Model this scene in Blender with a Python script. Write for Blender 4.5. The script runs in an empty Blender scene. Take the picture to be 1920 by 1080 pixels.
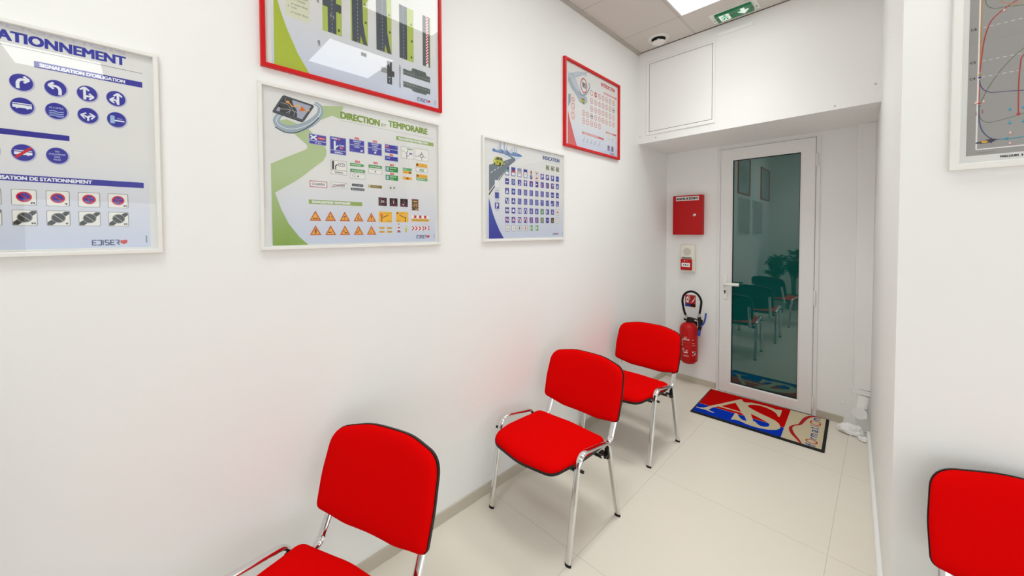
import bpy, bmesh, math, random
from math import sin, cos, pi, radians, sqrt, atan2, hypot
from mathutils import Vector, Matrix
from mathutils.geometry import tessellate_polygon

scene = bpy.context.scene
C = scene.collection
random.seed(7)

# ------------------------------------------------------------------ camera
cam_data = bpy.data.cameras.new('camera')
cam = bpy.data.objects.new('camera', cam_data)
C.objects.link(cam)
YAW, PITCH, ROLL = -0.7876, -0.0257, -0.0027
fwd = Vector((sin(YAW) * cos(PITCH), cos(YAW) * cos(PITCH), sin(PITCH)))
rgt = Vector((cos(YAW), -sin(YAW), 0))
upv = rgt.cross(fwd)
r2 = rgt * cos(ROLL) + upv * sin(ROLL)
u2 = upv * cos(ROLL) - rgt * sin(ROLL)
cam.matrix_world = Matrix(((r2.x, u2.x, -fwd.x, 1.64), (r2.y, u2.y, -fwd.y, 0.0), (r2.z, u2.z, -fwd.z, 1.55), (0, 0, 0, 1)))
cam_data.sensor_fit = 'HORIZONTAL'
cam_data.sensor_width = 36.0
cam_data.lens = 36.0 * 694.96 / 1920.0
cam_data.shift_y = (451.9 - 540.0) / 1920.0
cam_data.clip_start = 0.02
scene.camera = cam

# ------------------------------------------------------------------ world, exposure
world = bpy.data.worlds.new('world')
scene.world = world
world.use_nodes = True
world.node_tree.nodes['Background'].inputs[0].default_value = (0.88, 0.95, 1.0, 1)
world.node_tree.nodes['Background'].inputs[1].default_value = 2.0      # overcast daylight through the end window and the added back window
scene.view_settings.view_transform = 'Standard'
scene.view_settings.look = 'None'
scene.view_settings.gamma = 1.0
scene.view_settings.use_curve_mapping = False
scene.view_settings.exposure = 0.12
LAMP, WATT, WATT_NEAR = 4.0, 4.0, 5.6     # ceiling LED panels: radiance of the diffuser, downward beam in the room and the passage
scene.cycles.max_bounces = 12
scene.cycles.diffuse_bounces = 8
scene.cycles.glossy_bounces = 6
scene.cycles.transparent_max_bounces = 16
scene.cycles.use_denoising = True

CEIL = 3.2
LEFT = 0.0
FAR = 3.96
BULK_Y, BULK_Z = 3.308, 2.362


# ------------------------------------------------------------------ materials
def lin(h):
    h = h.lstrip('#')
    v = [int(h[i:i + 2], 16) / 255 for i in (0, 2, 4)]
    return tuple(x / 12.92 if x <= 0.04045 else ((x + 0.055) / 1.055) ** 2.4 for x in v)


MATS = {}


def mat(name, col, rough=0.5, metal=0.0, spec=0.5, emit=None, es=0.0):
    if name in MATS:
        return MATS[name]
    m = bpy.data.materials.new(name)
    m.use_nodes = True
    b = m.node_tree.nodes['Principled BSDF']
    if isinstance(col, str):
        col = lin(col)
    b.inputs['Base Color'].default_value = (*col, 1)
    b.inputs['Roughness'].default_value = rough
    b.inputs['Metallic'].default_value = metal
    b.inputs['Specular IOR Level'].default_value = spec
    if emit is not None:
        b.inputs['Emission Color'].default_value = (*(lin(emit) if isinstance(emit, str) else emit), 1)
        b.inputs['Emission Strength'].default_value = es
    MATS[name] = m
    return m


def bump_noise(m, scale, strength, dist=0.002, coord='Object'):
    nt = m.node_tree
    tc = nt.nodes.new('ShaderNodeTexCoord')
    n = nt.nodes.new('ShaderNodeTexNoise')
    n.inputs['Scale'].default_value = scale
    n.inputs['Detail'].default_value = 4
    bp = nt.nodes.new('ShaderNodeBump')
    bp.inputs['Strength'].default_value = strength
    bp.inputs['Distance'].default_value = dist
    nt.links.new(tc.outputs[coord], n.inputs['Vector'])
    nt.links.new(n.outputs['Fac'], bp.inputs['Height'])
    nt.links.new(bp.outputs[0], nt.nodes['Principled BSDF'].inputs['Normal'])
    return m


WALL = bump_noise(mat('white_wall_paint', (0.85, 0.85, 0.84), 0.55, spec=0.2), 180, 0.06, 0.001)
CEILM = mat('ceiling_tile', (0.64, 0.61, 0.58), 0.9, spec=0.1)
PVC = mat('white_pvc', (0.80, 0.79, 0.78), 0.35, spec=0.4)
WHITE = mat('white_plastic', (0.82, 0.81, 0.78), 0.4)
CREAM = mat('cream_plastic', (0.80, 0.77, 0.68), 0.45)
GREY_TRIM = mat('grey_trim', (0.52, 0.49, 0.45), 0.6)
DARK = mat('dark_gap', (0.03, 0.025, 0.02), 0.8, spec=0.1)
REDFAB = bump_noise(mat('red_fabric', (0.66, 0.0015, 0.0015), 0.95, spec=0.02), 900, 0.15, 0.001)
BLACKPL = mat('black_plastic', (0.012, 0.010, 0.009), 0.45, spec=0.3)
CHROME = mat('chrome', (0.74, 0.74, 0.74), 0.10, metal=1.0)
RUBBER = mat('black_rubber', (0.008, 0.008, 0.008), 0.6, spec=0.2)
REDFRAME = mat('red_lacquer', (0.60, 0.004, 0.006), 0.35, spec=0.3)
WFRAME = mat('white_frame', (0.80, 0.79, 0.76), 0.4, spec=0.4)
REDMETAL = mat('red_metal', (0.50, 0.003, 0.004), 0.4, spec=0.3)
BASEB = mat('beige_tile_skirting', (0.53, 0.48, 0.40), 0.4, spec=0.3)
BLUEPL = mat('blue_plastic', (0.015, 0.07, 0.45), 0.4)
STEEL = mat('steel', (0.6, 0.6, 0.6), 0.25, metal=1.0)
GLOW = mat('led_diffuser', (0.9, 0.9, 0.9), 0.5, emit=(0.965, 1.0, 0.985), es=LAMP)


def floor_mat():
    m = bpy.data.materials.new('polished_floor_tile')
    m.use_nodes = True
    nt = m.node_tree
    b = nt.nodes['Principled BSDF']
    tc = nt.nodes.new('ShaderNodeTexCoord')
    sep = nt.nodes.new('ShaderNodeSeparateXYZ')
    nt.links.new(tc.outputs['Object'], sep.inputs[0])

    def line(sock, off, step, w):
        a = nt.nodes.new('ShaderNodeMath'); a.operation = 'SUBTRACT'; a.inputs[1].default_value = off - w / 2 - 20 * step
        nt.links.new(sock, a.inputs[0])
        d = nt.nodes.new('ShaderNodeMath'); d.operation = 'DIVIDE'; d.inputs[1].default_value = step
        nt.links.new(a.outputs[0], d.inputs[0])
        f = nt.nodes.new('ShaderNodeMath'); f.operation = 'FRACT'
        nt.links.new(d.outputs[0], f.inputs[0])
        l = nt.nodes.new('ShaderNodeMath'); l.operation = 'LESS_THAN'; l.inputs[1].default_value = w / step
        nt.links.new(f.outputs[0], l.inputs[0])
        return l.outputs[0]
    lx = line(sep.outputs[0], 0.628, 0.845, 0.0024)
    ly = line(sep.outputs[1], 1.441, 0.845, 0.0024)
    mx = nt.nodes.new('ShaderNodeMath'); mx.operation = 'MAXIMUM'
    nt.links.new(lx, mx.inputs[0]); nt.links.new(ly, mx.inputs[1])
    n = nt.nodes.new('ShaderNodeTexNoise'); n.inputs['Scale'].default_value = 1.6; n.inputs['Detail'].default_value = 3
    nt.links.new(tc.outputs['Object'], n.inputs['Vector'])
    mixn = nt.nodes.new('ShaderNodeMix'); mixn.data_type = 'RGBA'
    mixn.inputs[6].default_value = (0.735, 0.68, 0.585, 1); mixn.inputs[7].default_value = (0.765, 0.715, 0.63, 1)
    nt.links.new(n.outputs['Fac'], mixn.inputs[0])
    mixl = nt.nodes.new('ShaderNodeMix'); mixl.data_type = 'RGBA'
    mixl.inputs[7].default_value = (0.52, 0.475, 0.415, 1)
    nt.links.new(mixn.outputs[2], mixl.inputs[6]); nt.links.new(mx.outputs[0], mixl.inputs[0])
    nt.links.new(mixl.outputs[2], b.inputs['Base Color'])
    b.inputs['Roughness'].default_value = 0.32
    b.inputs['Specular IOR Level'].default_value = 0.35
    return m


FLOOR = floor_mat()


def picture_glass():
    m = bpy.data.materials.new('picture_glass')
    m.use_nodes = True
    nt = m.node_tree
    nt.nodes.clear()
    out = nt.nodes.new('ShaderNodeOutputMaterial')
    mix = nt.nodes.new('ShaderNodeMixShader')
    tr = nt.nodes.new('ShaderNodeBsdfTransparent')
    gl = nt.nodes.new('ShaderNodeBsdfGlossy'); gl.inputs['Roughness'].default_value = 0.0
    fr = nt.nodes.new('ShaderNodeFresnel'); fr.inputs['IOR'].default_value = 1.5
    geo = nt.nodes.new('ShaderNodeNewGeometry')
    inv = nt.nodes.new('ShaderNodeMath'); inv.operation = 'SUBTRACT'; inv.inputs[0].default_value = 1.9
    mulb = nt.nodes.new('ShaderNodeMath'); mulb.operation = 'MULTIPLY'; mulb.inputs[1].default_value = 1.9
    nt.links.new(geo.outputs['Backfacing'], mulb.inputs[0])
    nt.links.new(mulb.outputs[0], inv.inputs[1])
    mul = nt.nodes.new('ShaderNodeMath'); mul.operation = 'MULTIPLY'; mul.use_clamp = True
    nt.links.new(fr.outputs[0], mul.inputs[0]); nt.links.new(inv.outputs[0], mul.inputs[1])
    nt.links.new(mul.outputs[0], mix.inputs[0]); nt.links.new(tr.outputs[0], mix.inputs[1]); nt.links.new(gl.outputs[0], mix.inputs[2])
    nt.links.new(mix.outputs[0], out.inputs[0])
    return m


PICGLASS = picture_glass()


def mirror_glass():
    m = bpy.data.materials.new('teal_mirror_glass')
    m.use_nodes = True
    nt = m.node_tree
    nt.nodes.clear()
    out = nt.nodes.new('ShaderNodeOutputMaterial')
    mix = nt.nodes.new('ShaderNodeMixShader'); mix.inputs[0].default_value = 0.5
    df = nt.nodes.new('ShaderNodeBsdfDiffuse'); df.inputs['Color'].default_value = (0.002, 0.115, 0.105, 1)
    gl = nt.nodes.new('ShaderNodeBsdfGlossy'); gl.inputs['Roughness'].default_value = 0.015
    gl.inputs['Color'].default_value = (0.255, 0.285, 0.28, 1)
    nt.links.new(df.outputs[0], mix.inputs[1]); nt.links.new(gl.outputs[0], mix.inputs[2])
    nt.links.new(mix.outputs[0], out.inputs[0])
    return m


MIRROR = mirror_glass()


# ------------------------------------------------------------------ object helpers
def link(name, me, m=None, parent=None):
    o = bpy.data.objects.new(name, me)
    C.objects.link(o)
    if m is not None:
        for x in (m if isinstance(m, (list, tuple)) else [m]):
            me.materials.append(x)
    if parent is not None:
        o.parent = parent
    return o


def obj(name, bm, m, parent=None, smooth=False):
    me = bpy.data.meshes.new(name)
    bmesh.ops.recalc_face_normals(bm, faces=bm.faces)
    if smooth:
        for f in bm.faces:
            f.smooth = True
    bm.to_mesh(me)
    bm.free()
    if smooth:
        try:
            me.set_sharp_from_angle(angle=radians(40))
        except Exception:
            pass
    return link(name, me, m, parent)


def tag(o, label=None, cat=None, group=None, kind=None):
    if label: o['label'] = label
    if cat: o['category'] = cat
    if group: o['group'] = group
    if kind: o['kind'] = kind
    return o


def thing(name, label, cat, loc=(0, 0, 0), rz=0.0, group=None):
    o = bpy.data.objects.new(name, None)
    o.empty_display_size = 0.05
    C.objects.link(o)
    o.location = loc
    o.rotation_euler = (0, 0, rz)
    return tag(o, label, cat, group)


def box(bm, x0, x1, y0, y1, z0, z1, bev=0.0, seg=2):
    r = bmesh.ops.create_cube(bm, size=1.0)
    vs = r['verts']
    for v in vs:
        v.co = Vector((x0 + (v.co.x + .5) * (x1 - x0), y0 + (v.co.y + .5) * (y1 - y0), z0 + (v.co.z + .5) * (z1 - z0)))
    if bev:
        es = set(e for v in vs for e in v.link_edges)
        bmesh.ops.bevel(bm, geom=list(es), offset=bev, segments=seg, affect='EDGES', profile=0.5)
    return bm


def boxes(*a, bev=0.0):
    bm = bmesh.new()
    for q in a:
        box(bm, *q, bev=bev)
    return bm


def prism(bm, pts, z0, z1):
    lo = [bm.verts.new((p[0], p[1], z0)) for p in pts]
    hi = [bm.verts.new((p[0], p[1], z1)) for p in pts]
    n = len(pts)
    bm.faces.new(lo[::-1]); bm.faces.new(hi)
    for i in range(n):
        bm.faces.new((lo[i], lo[(i + 1) % n], hi[(i + 1) % n], hi[i]))
    return bm


def lathe(bm, prof, seg=32, origin=(0, 0, 0), axis='Z'):
    rings = []
    o = Vector(origin)

    def mp(x, y, z):
        return o + (Vector((x, y, z)) if axis == 'Z' else Vector((x, -z, y)) if axis == 'Y' else Vector((z, x, y)))
    for r, z in prof:
        if r < 1e-6:
            rings.append([bm.verts.new(mp(0, 0, z))])
        else:
            rings.append([bm.verts.new(mp(r * cos(2 * pi * i / seg), r * sin(2 * pi * i / seg), z)) for i in range(seg)])
    for a, b in zip(rings, rings[1:]):
        for i in range(seg):
            j = (i + 1) % seg
            if len(a) == 1 and len(b) == 1:
                continue
            if len(a) == 1:
                bm.faces.new((a[0], b[i], b[j]))
            elif len(b) == 1:
                bm.faces.new((a[i], a[j], b[0]))
            else:
                bm.faces.new((a[i], a[j], b[j], b[i]))
    return bm


def fillet(pts, r, n=7):
    pts = [Vector(p) for p in pts]
    rr = r if isinstance(r, (list, tuple)) else [r] * len(pts)
    out = [pts[0]]
    for i in range(1, len(pts) - 1):
        a, b, c = pts[i - 1], pts[i], pts[i + 1]
        d1 = (a - b).normalized(); d2 = (c - b).normalized()
        ang = d1.angle(d2)
        t = min(rr[i] / math.tan(ang / 2), (a - b).length * .49, (c - b).length * .49)
        p, q = b + d1 * t, b + d2 * t
        for k in range(n + 1):
            s = k / n
            out.append(p * (1 - s) ** 2 + b * 2 * s * (1 - s) + q * s * s)
    out.append(pts[-1])
    return out


def sweep(bm, path, ra, rb, side=Vector((1, 0, 0)), seg=14, caps=True, taper=None):
    """oval tube: half-width ra along SIDE, half-thickness rb across it"""
    path = [Vector(p) for p in path]
    rings = []
    for i, p in enumerate(path):
        t = (path[min(i + 1, len(path) - 1)] - path[max(i - 1, 0)]).normalized()
        s = (side - t * side.dot(t))
        s = s.normalized() if s.length > 1e-6 else t.orthogonal().normalized()
        n = t.cross(s)
        k = taper(i / (len(path) - 1)) if taper else 1.0
        rings.append([bm.verts.new(p + s * ra * k * cos(2 * pi * j / seg) + n * rb * k * sin(2 * pi * j / seg)) for j in range(seg)])
    for a, b in zip(rings, rings[1:]):
        for j in range(seg):
            bm.faces.new((a[j], a[(j + 1) % seg], b[(j + 1) % seg], b[j]))
    if caps:
        bm.faces.new(rings[0][::-1]); bm.faces.new(rings[-1])
    return bm


def spline(pts, n=8):
    """Catmull-Rom through the points"""
    P = [Vector(p) for p in pts]
    P = [P[0] * 2 - P[1]] + P + [P[-1] * 2 - P[-2]]
    out = []
    for i in range(1, len(P) - 2):
        for k in range(n):
            t = k / n
            out.append(0.5 * ((2 * P[i]) + (P[i + 1] - P[i - 1]) * t + (2 * P[i - 1] - 5 * P[i] + 4 * P[i + 1] - P[i + 2]) * t * t
                              + (3 * P[i] - P[i - 1] - 3 * P[i + 1] + P[i + 2]) * t ** 3))
    out.append(P[-2])
    return out


def dup(root, loc, rz, label, group=None):
    r = root.copy(); C.objects.link(r)
    r.location = loc; r.rotation_euler = (0, 0, rz); r['label'] = label
    if group: r['group'] = group
    for ch in list(root.children):
        c = ch.copy(); C.objects.link(c); c.parent = r
        for g in list(ch.children):
            d = g.copy(); C.objects.link(d); d.parent = c
    return r


# ------------------------------------------------------------------ flat printed artwork
GLYPHS = {}


def glyph(s, bold):
    """triangles of a word, its bounding box scaled to the unit square"""
    k = (s, bold)
    if k not in GLYPHS:
        cu = bpy.data.curves.new('word', 'FONT')
        cu.body = s; cu.size = 1.0; cu.resolution_u = 3; cu.offset = bold
        o = bpy.data.objects.new('word', cu); C.objects.link(o)
        dg = bpy.context.evaluated_depsgraph_get()
        me = bpy.data.meshes.new_from_object(o.evaluated_get(dg))
        me.calc_loop_triangles()
        vs = [v.co.copy() for v in me.vertices]
        ts = [tuple(t.vertices) for t in me.loop_triangles]
        bpy.data.objects.remove(o); bpy.data.curves.remove(cu); bpy.data.meshes.remove(me)
        x0 = min(v.x for v in vs); x1 = max(v.x for v in vs); y0 = min(v.y for v in vs); y1 = max(v.y for v in vs)
        GLYPHS[k] = ([((v.x - x0) / (x1 - x0), (v.y - y0) / (y1 - y0)) for v in vs], ts)
    return GLYPHS[k]


class Art:
    """coloured flat shapes in centimetres on a sheet; every level lies a tenth of a millimetre above the last"""

    def __init__(self, o=(0, 0, 0), u=(1, 0, 0), v=(0, 0, 1), n=(0, -1, 0), scale=0.01, step=0.00012):
        self.o, self.u, self.v, self.n = Vector(o), Vector(u), Vector(v), Vector(n)
        self.s, self.step, self.L, self.sub = scale, step, 1, 0
        self.V, self.F, self.M, self.mats, self.curve = [], [], [], [], None

    def mi(self, col):
        m = col if isinstance(col, bpy.types.Material) else mat('ink_' + col.lstrip('#'), col, 0.6, spec=0.15)
        if m not in self.mats:
            self.mats.append(m)
        return self.mats.index(m)

    def pt(self, p):
        h = self.L * self.step + self.sub % 40 * 3e-6        # no two shapes ever lie in one plane
        if self.curve:
            return self.curve(p[0], p[1], h)
        return self.o + self.u * (p[0] * self.s) + self.v * (p[1] * self.s) + self.n * h

    def tris(self, pts, ts, col):
        b = len(self.V)
        self.sub += 1
        q = [self.pt(p) for p in pts]
        self.V += q
        i = self.mi(col)
        for t in ts:
            a, c, d = (pts[k] for k in t)
            ar = (c[0] - a[0]) * (d[1] - a[1]) - (c[1] - a[1]) * (d[0] - a[0])
            if abs(ar) < 1e-9:
                continue
            self.F.append(tuple(b + k for k in (t if ar > 0 else t[::-1])))
            self.M.append(i)

    def poly(self, pts, col, holes=()):
        loops = [[Vector((p[0], p[1], 0)) for p in pts]] + [[Vector((p[0], p[1], 0)) for p in h] for h in holes]
        self.tris([(v.x, v.y) for l in loops for v in l], tessellate_polygon(loops), col)

    def rect(self, u0, v0, u1, v1, col):
        self.poly([(u0, v0), (u1, v0), (u1, v1), (u0, v1)], col)

    def rrect(self, u0, v0, u1, v1, r, col):
        p = []
        for cx, cy, a in ((u1 - r, v0 + r, -90), (u1 - r, v1 - r, 0), (u0 + r, v1 - r, 90), (u0 + r, v0 + r, 180)):
            for k in range(5):
                t = radians(a + 22.5 * k)
                p.append((cx + r * cos(t), cy + r * sin(t)))
        self.poly(p, col)

    def ell(self, u, v, ru, rv, col, n=28):
        self.poly([(u + ru * cos(2 * pi * i / n), v + rv * sin(2 * pi * i / n)) for i in range(n)], col)

    def ring(self, u, v, ru, rv, w, col, n=28):
        f = lambda k: [(u + (ru - k) * cos(2 * pi * i / n), v + (rv - k) * sin(2 * pi * i / n)) for i in range(n)]
        self.poly(f(0), col, [f(w)])

    def line(self, pts, w, col):
        for a, b in zip(pts, pts[1:]):
            dx, dy = b[0] - a[0], b[1] - a[1]
            l = hypot(dx, dy) or 1
            nx, ny = -dy / l * w / 2, dx / l * w / 2
            self.poly([(a[0] - nx, a[1] - ny), (b[0] - nx, b[1] - ny), (b[0] + nx, b[1] + ny), (a[0] + nx, a[1] + ny)], col)

    def stroke(self, pts, w, col, n=6, wf=None):
        """smooth ribbon through the points"""
        P = [(p.x, p.y) for p in spline([(p[0], p[1], 0) for p in pts], n)]
        l, r = [], []
        for i, p in enumerate(P):
            a, b = P[max(i - 1, 0)], P[min(i + 1, len(P) - 1)]
            dx, dy = b[0] - a[0], b[1] - a[1]
            d = hypot(dx, dy) or 1
            k = (wf(i / (len(P) - 1)) if wf else 1) * w / 2
            l.append((p[0] - dy / d * k, p[1] + dx / d * k)); r.append((p[0] + dy / d * k, p[1] - dx / d * k))
        for i in range(len(P) - 1):
            self.poly([r[i], r[i + 1], l[i + 1], l[i]], col)

    def blob(self, pts, col, n=5):
        q = list(pts) + [pts[0]]
        P = [Vector((p[0], p[1], 0)) for p in pts]
        m = len(P)
        out = []
        for i in range(m):
            p0, p1, p2, p3 = P[i - 1], P[i], P[(i + 1) % m], P[(i + 2) % m]
            for k in range(n):
                t = k / n
                v = 0.5 * ((2 * p1) + (p2 - p0) * t + (2 * p0 - 5 * p1 + 4 * p2 - p3) * t * t + (3 * p1 - p0 - 3 * p2 + p3) * t ** 3)
                out.append((v.x, v.y))
        self.poly(out, col)

    def put(self, s, bold, fn, w, h):
        """a word, thickened by overlaying it shifted by a share of its height"""
        p, t = glyph(s, 0.0)
        d = bold * h
        for dx, dy in ((0, 0),) if bold == 0 else ((0, 0), (-d, -d * .6), (d, -d * .6), (-d, d * .6), (d, d * .6)):
            self.tris([fn(x * (w - 2 * d) + d + dx, y * (h - 1.2 * d) + d * .6 + dy) for x, y in p], t, col=self.tc)

    def text(self, s, u0, v0, u1, v1, col, bold=0.02):
        self.tc = col
        self.put(s, bold * 2, lambda x, y: (u0 + x, v0 + y), u1 - u0, v1 - v0)

    def vtext(self, s, u0, v0, u1, v1, col, bold=0.02):
        """text read upwards: it runs from v0 to v1, its foot at u1"""
        self.tc = col
        self.put(s, bold * 2, lambda x, y: (u1 - y, v0 + x), v1 - v0, u1 - u0)

    def build_into(self, o):
        """print the shapes onto an existing mesh"""
        me = o.data
        b = bmesh.new(); b.from_mesh(me)
        for m in self.mats:
            me.materials.append(m)
        k0 = len(me.materials) - len(self.mats)
        vs = [b.verts.new(v) for v in self.V]
        for f, m in zip(self.F, self.M):
            q = b.faces.new([vs[i] for i in f]); q.material_index = k0 + m
        b.to_mesh(me); b.free()

    def build(self, name, parent=None, smooth=False):
        me = bpy.data.meshes.new(name)
        me.from_pydata([tuple(v) for v in self.V], [], self.F)
        for m in self.mats:
            me.materials.append(m)
        me.polygons.foreach_set('material_index', self.M)
        me.update()
        return link(name, me, None, parent)


# ================================================================== THE ROOM
X_END, Y_BACK, W_Y = 6.2, -1.45, 1.93
def S(o, **k): return tag(o, kind='structure', **k)

S(obj('floor', boxes((-0.2, X_END + .2, Y_BACK - .2, FAR + .3, -0.1, 0.0)), FLOOR))


def ceiling_material():
    m = CEILM
    nt = m.node_tree
    b = nt.nodes['Principled BSDF']
    tc = nt.nodes.new('ShaderNodeTexCoord'); sep = nt.nodes.new('ShaderNodeSeparateXYZ')
    nt.links.new(tc.outputs['Object'], sep.inputs[0])

    def near(sock, off, w):
        a = nt.nodes.new('ShaderNodeMath'); a.operation = 'SUBTRACT'; a.inputs[1].default_value = off - w / 2 - 12
        nt.links.new(sock, a.inputs[0])
        d = nt.nodes.new('ShaderNodeMath'); d.operation = 'DIVIDE'; d.inputs[1].default_value = 0.6
        nt.links.new(a.outputs[0], d.inputs[0])
        f = nt.nodes.new('ShaderNodeMath'); f.operation = 'FRACT'; nt.links.new(d.outputs[0], f.inputs[0])
        l = nt.nodes.new('ShaderNodeMath'); l.operation = 'LESS_THAN'; l.inputs[1].default_value = w / 0.6
        nt.links.new(f.outputs[0], l.inputs[0])
        return l.outputs[0]

    def mixc(fac, base, col):
        x = nt.nodes.new('ShaderNodeMix'); x.data_type = 'RGBA'
        nt.links.new(fac, x.inputs[0])
        if isinstance(base, tuple): x.inputs[6].default_value = base
        else: nt.links.new(base, x.inputs[6])
        x.inputs[7].default_value = col
        return x.outputs[2]
    c = mixc(near(sep.outputs[0], 0.5, 0.020), (0.66, 0.62, 0.58, 1), (0.60, 0.565, 0.53, 1))
    c = mixc(near(sep.outputs[0], 0.4905, 0.002), c, (0.30, 0.28, 0.26, 1))
    c = mixc(near(sep.outputs[1], 2.96, 0.004), c, (0.30, 0.28, 0.26, 1))
    nt.links.new(c, b.inputs['Base Color'])


ceiling_material()
S(obj('ceiling', boxes((-0.2, X_END + .2, Y_BACK - .2, FAR + .3, CEIL, CEIL + .12)), CEILM))
S(obj('wall_left', boxes((-0.15, 0.0, Y_BACK - .15, FAR + .15, 0, CEIL)), WALL))
WB0, WB1, WBZ = 1.75, 5.4, 2.02              # unseen back-wall window, added to throw daylight towards the passage
WE0, WE1, WEZ = -1.15, 1.65, 2.05           # shop window in the end wall
S(obj('wall_back', boxes((0.0, WB0, Y_BACK - .15, Y_BACK, 0, CEIL), (WB1, X_END, Y_BACK - .15, Y_BACK, 0, CEIL), (WB0, WB1, Y_BACK - .15, Y_BACK, WBZ, CEIL), (WB0, WB1, Y_BACK - .15, Y_BACK, 0, .3)), WALL))
S(obj('wall_end', boxes((X_END, X_END + .15, Y_BACK - .15, WE0, 0, CEIL), (X_END, X_END + .15, WE1, W_Y + .1, 0, CEIL), (X_END, X_END + .15, WE0, WE1, WEZ, CEIL), (X_END, X_END + .15, WE0, WE1, 0, .12)), WALL))
w = S(thing('added_window_1', None, None, (0, Y_BACK - .08, 0)))
obj('window_frame', boxes((WB0, WB0 + .06, -.03, .03, .3, WBZ), (WB1 - .06, WB1, -.03, .03, .3, WBZ), (WB0, WB1, -.03, .03, .3, .36), (WB0, WB1, -.03, .03, WBZ - .06, WBZ), ((WB0 + WB1) / 2 - .03, (WB0 + WB1) / 2 + .03, -.03, .03, .36, WBZ - .06)), PVC, w)
obj('window_pane', boxes((WB0 + .05, WB1 - .05, -.004, .004, .35, WBZ - .05)), PICGLASS, w)
w = S(thing('window_2', None, None, (X_END + .08, 0, 0)))
obj('window_frame', boxes((-.03, .03, WE0, WE0 + .06, .12, WEZ), (-.03, .03, WE1 - .06, WE1, .12, WEZ), (-.03, .03, WE0, WE1, .12, .18), (-.03, .03, WE0, WE1, WEZ - .06, WEZ), (-.03, .03, .22, .28, .18, WEZ - .06)), PVC, w)
obj('window_pane', boxes((-.004, .004, WE0 + .05, WE1 - .05, .17, WEZ - .05)), PICGLASS, w)
DX0, DX1, DZ = 0.497, 1.262, 2.342          # door opening
S(obj('wall_far', boxes((0.0, DX0, FAR, FAR + .14, 0, CEIL), (DX1, 1.9, FAR, FAR + .14, 0, CEIL), (DX0, DX1, FAR, FAR + .14, DZ, CEIL)), WALL))
RW_A, RW_B = (1.584, FAR), (1.676, W_Y)     # the passage's right wall runs slightly askew
S(obj('wall_right', prism(bmesh.new(), [RW_B, (X_END, W_Y), (X_END, FAR), RW_A], 0, CEIL), WALL))
S(obj('wall_bulkhead', prism(bmesh.new(), [(0.0, BULK_Y), (1.6145, BULK_Y), (1.584, FAR), (0.0, FAR)], BULK_Z, CEIL), WALL))
S(obj('baseboard_left', boxes((0.0, 0.010, Y_BACK, FAR, 0, 0.062), bev=0.0015), BASEB))
S(obj('baseboard_far', boxes((0.010, 0.494, FAR - 0.010, FAR, 0, 0.058), (1.268, 1.43, FAR - 0.010, FAR, 0, 0.058), bev=0.0015), BASEB))
bm = bmesh.new()
sweep(bm, [(1.584 + 0.092 * t - 0.006, FAR - (FAR - W_Y) * t, 0.012) for t in (0.04, .25, .5, .75, 0.998)], 0.014, 0.013, side=Vector((0, 0, 1)))
S(obj('baseboard_right', bm, WALL, smooth=True))
S(obj('baseboard_front', boxes((1.70, X_END, W_Y - 0.010, W_Y, 0, 0.06), bev=0.0015), BASEB))
bm = boxes((0.0, 0.024, Y_BACK, BULK_Y, CEIL - 0.012, CEIL), (0.0, 0.005, Y_BACK, BULK_Y, CEIL - 0.022, CEIL - 0.012))
S(obj('trim_1', bm, GREY_TRIM))
S(obj('trim_2', boxes((0.0, 1.61, BULK_Y - 0.004, BULK_Y, CEIL - 0.005, CEIL)), mat('brown_shadow_gap', (0.10, 0.08, 0.07), 0.8)))

# ------------------------------------------------------------------ glazed door
door = S(thing('door_1', 'white framed door with dark teal reflective glass at the end of the passage', None, (0, FAR, 0)))
DF = -0.012
obj('door_frame', boxes((DX0, DX0 + .024, DF, .06, 0, DZ), (DX1 - .026, DX1, DF, .06, 0, DZ), (DX0 + .024, DX1 - .026, DF, .06, DZ - .016, DZ), bev=.0015), PVC, door)
LX0, LX1, LZ0, LZ1 = 0.5245, 1.2325, 0.006, 2.322
GX0, GX1, GZ0, GZ1 = 0.627, 1.133, 0.102, 2.212


def ring_rect(bm, outer, inner, y0, y1, yi):
    """frame of four mitred members: face at y0, back at y1, inner lip face at yi"""
    def q(r, y): return [bm.verts.new((r[0], y, r[2])), bm.verts.new((r[1], y, r[2])), bm.verts.new((r[1], y, r[3])), bm.verts.new((r[0], y, r[3]))]
    g = 0.003
    loops = [q(outer, y1), q(outer, y0 + g), q((outer[0] + g, outer[1] - g, outer[2] + g, outer[3] - g), y0),
             q((inner[0] - .012, inner[1] + .012, inner[2] - .012, inner[3] + .012), y0), q(inner, yi), q(inner, y1)]
    for a, b in zip(loops, loops[1:] + loops[:1]):
        for i in range(4):
            j = (i + 1) % 4
            bm.faces.new((a[i], a[j], b[j], b[i]))
    return bm


leaf = obj('door_leaf', ring_rect(bmesh.new(), (LX0, LX1, LZ0, LZ1), (GX0, GX1, GZ0, GZ1), -0.020, 0.045, -0.014), PVC, door)
gk = ring_rect(bmesh.new(), (GX0 - .002, GX1 + .002, GZ0 - .002, GZ1 + .002), (GX0 + .004, GX1 - .004, GZ0 + .004, GZ1 - .004), -0.008, 0.02, -0.006)
obj('glazing_gasket', gk, RUBBER, leaf)
gp = boxes((-.253, .253, 0, .006, GZ0, GZ1))
pane = obj('door_glass', gp, MIRROR, leaf)
pane.location = ((GX0 + GX1) / 2, 0.0055, 0)
pane.rotation_euler = (0, 0, 0.0075)


def hinge(x, z0, z1, mid):
    b = bmesh.new()
    lathe(b, [(0, z0), (.0065, z0), (.0075, z0 + .003), (.0075, mid - .001), (.006, mid - .001), (.006, mid + .001), (.0075, mid + .001), (.0075, z1 - .003), (.0065, z1), (0, z1)], 14, (x, DF - .010, 0))
    return obj('hinge', b, PVC, door, smooth=True)


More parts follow.
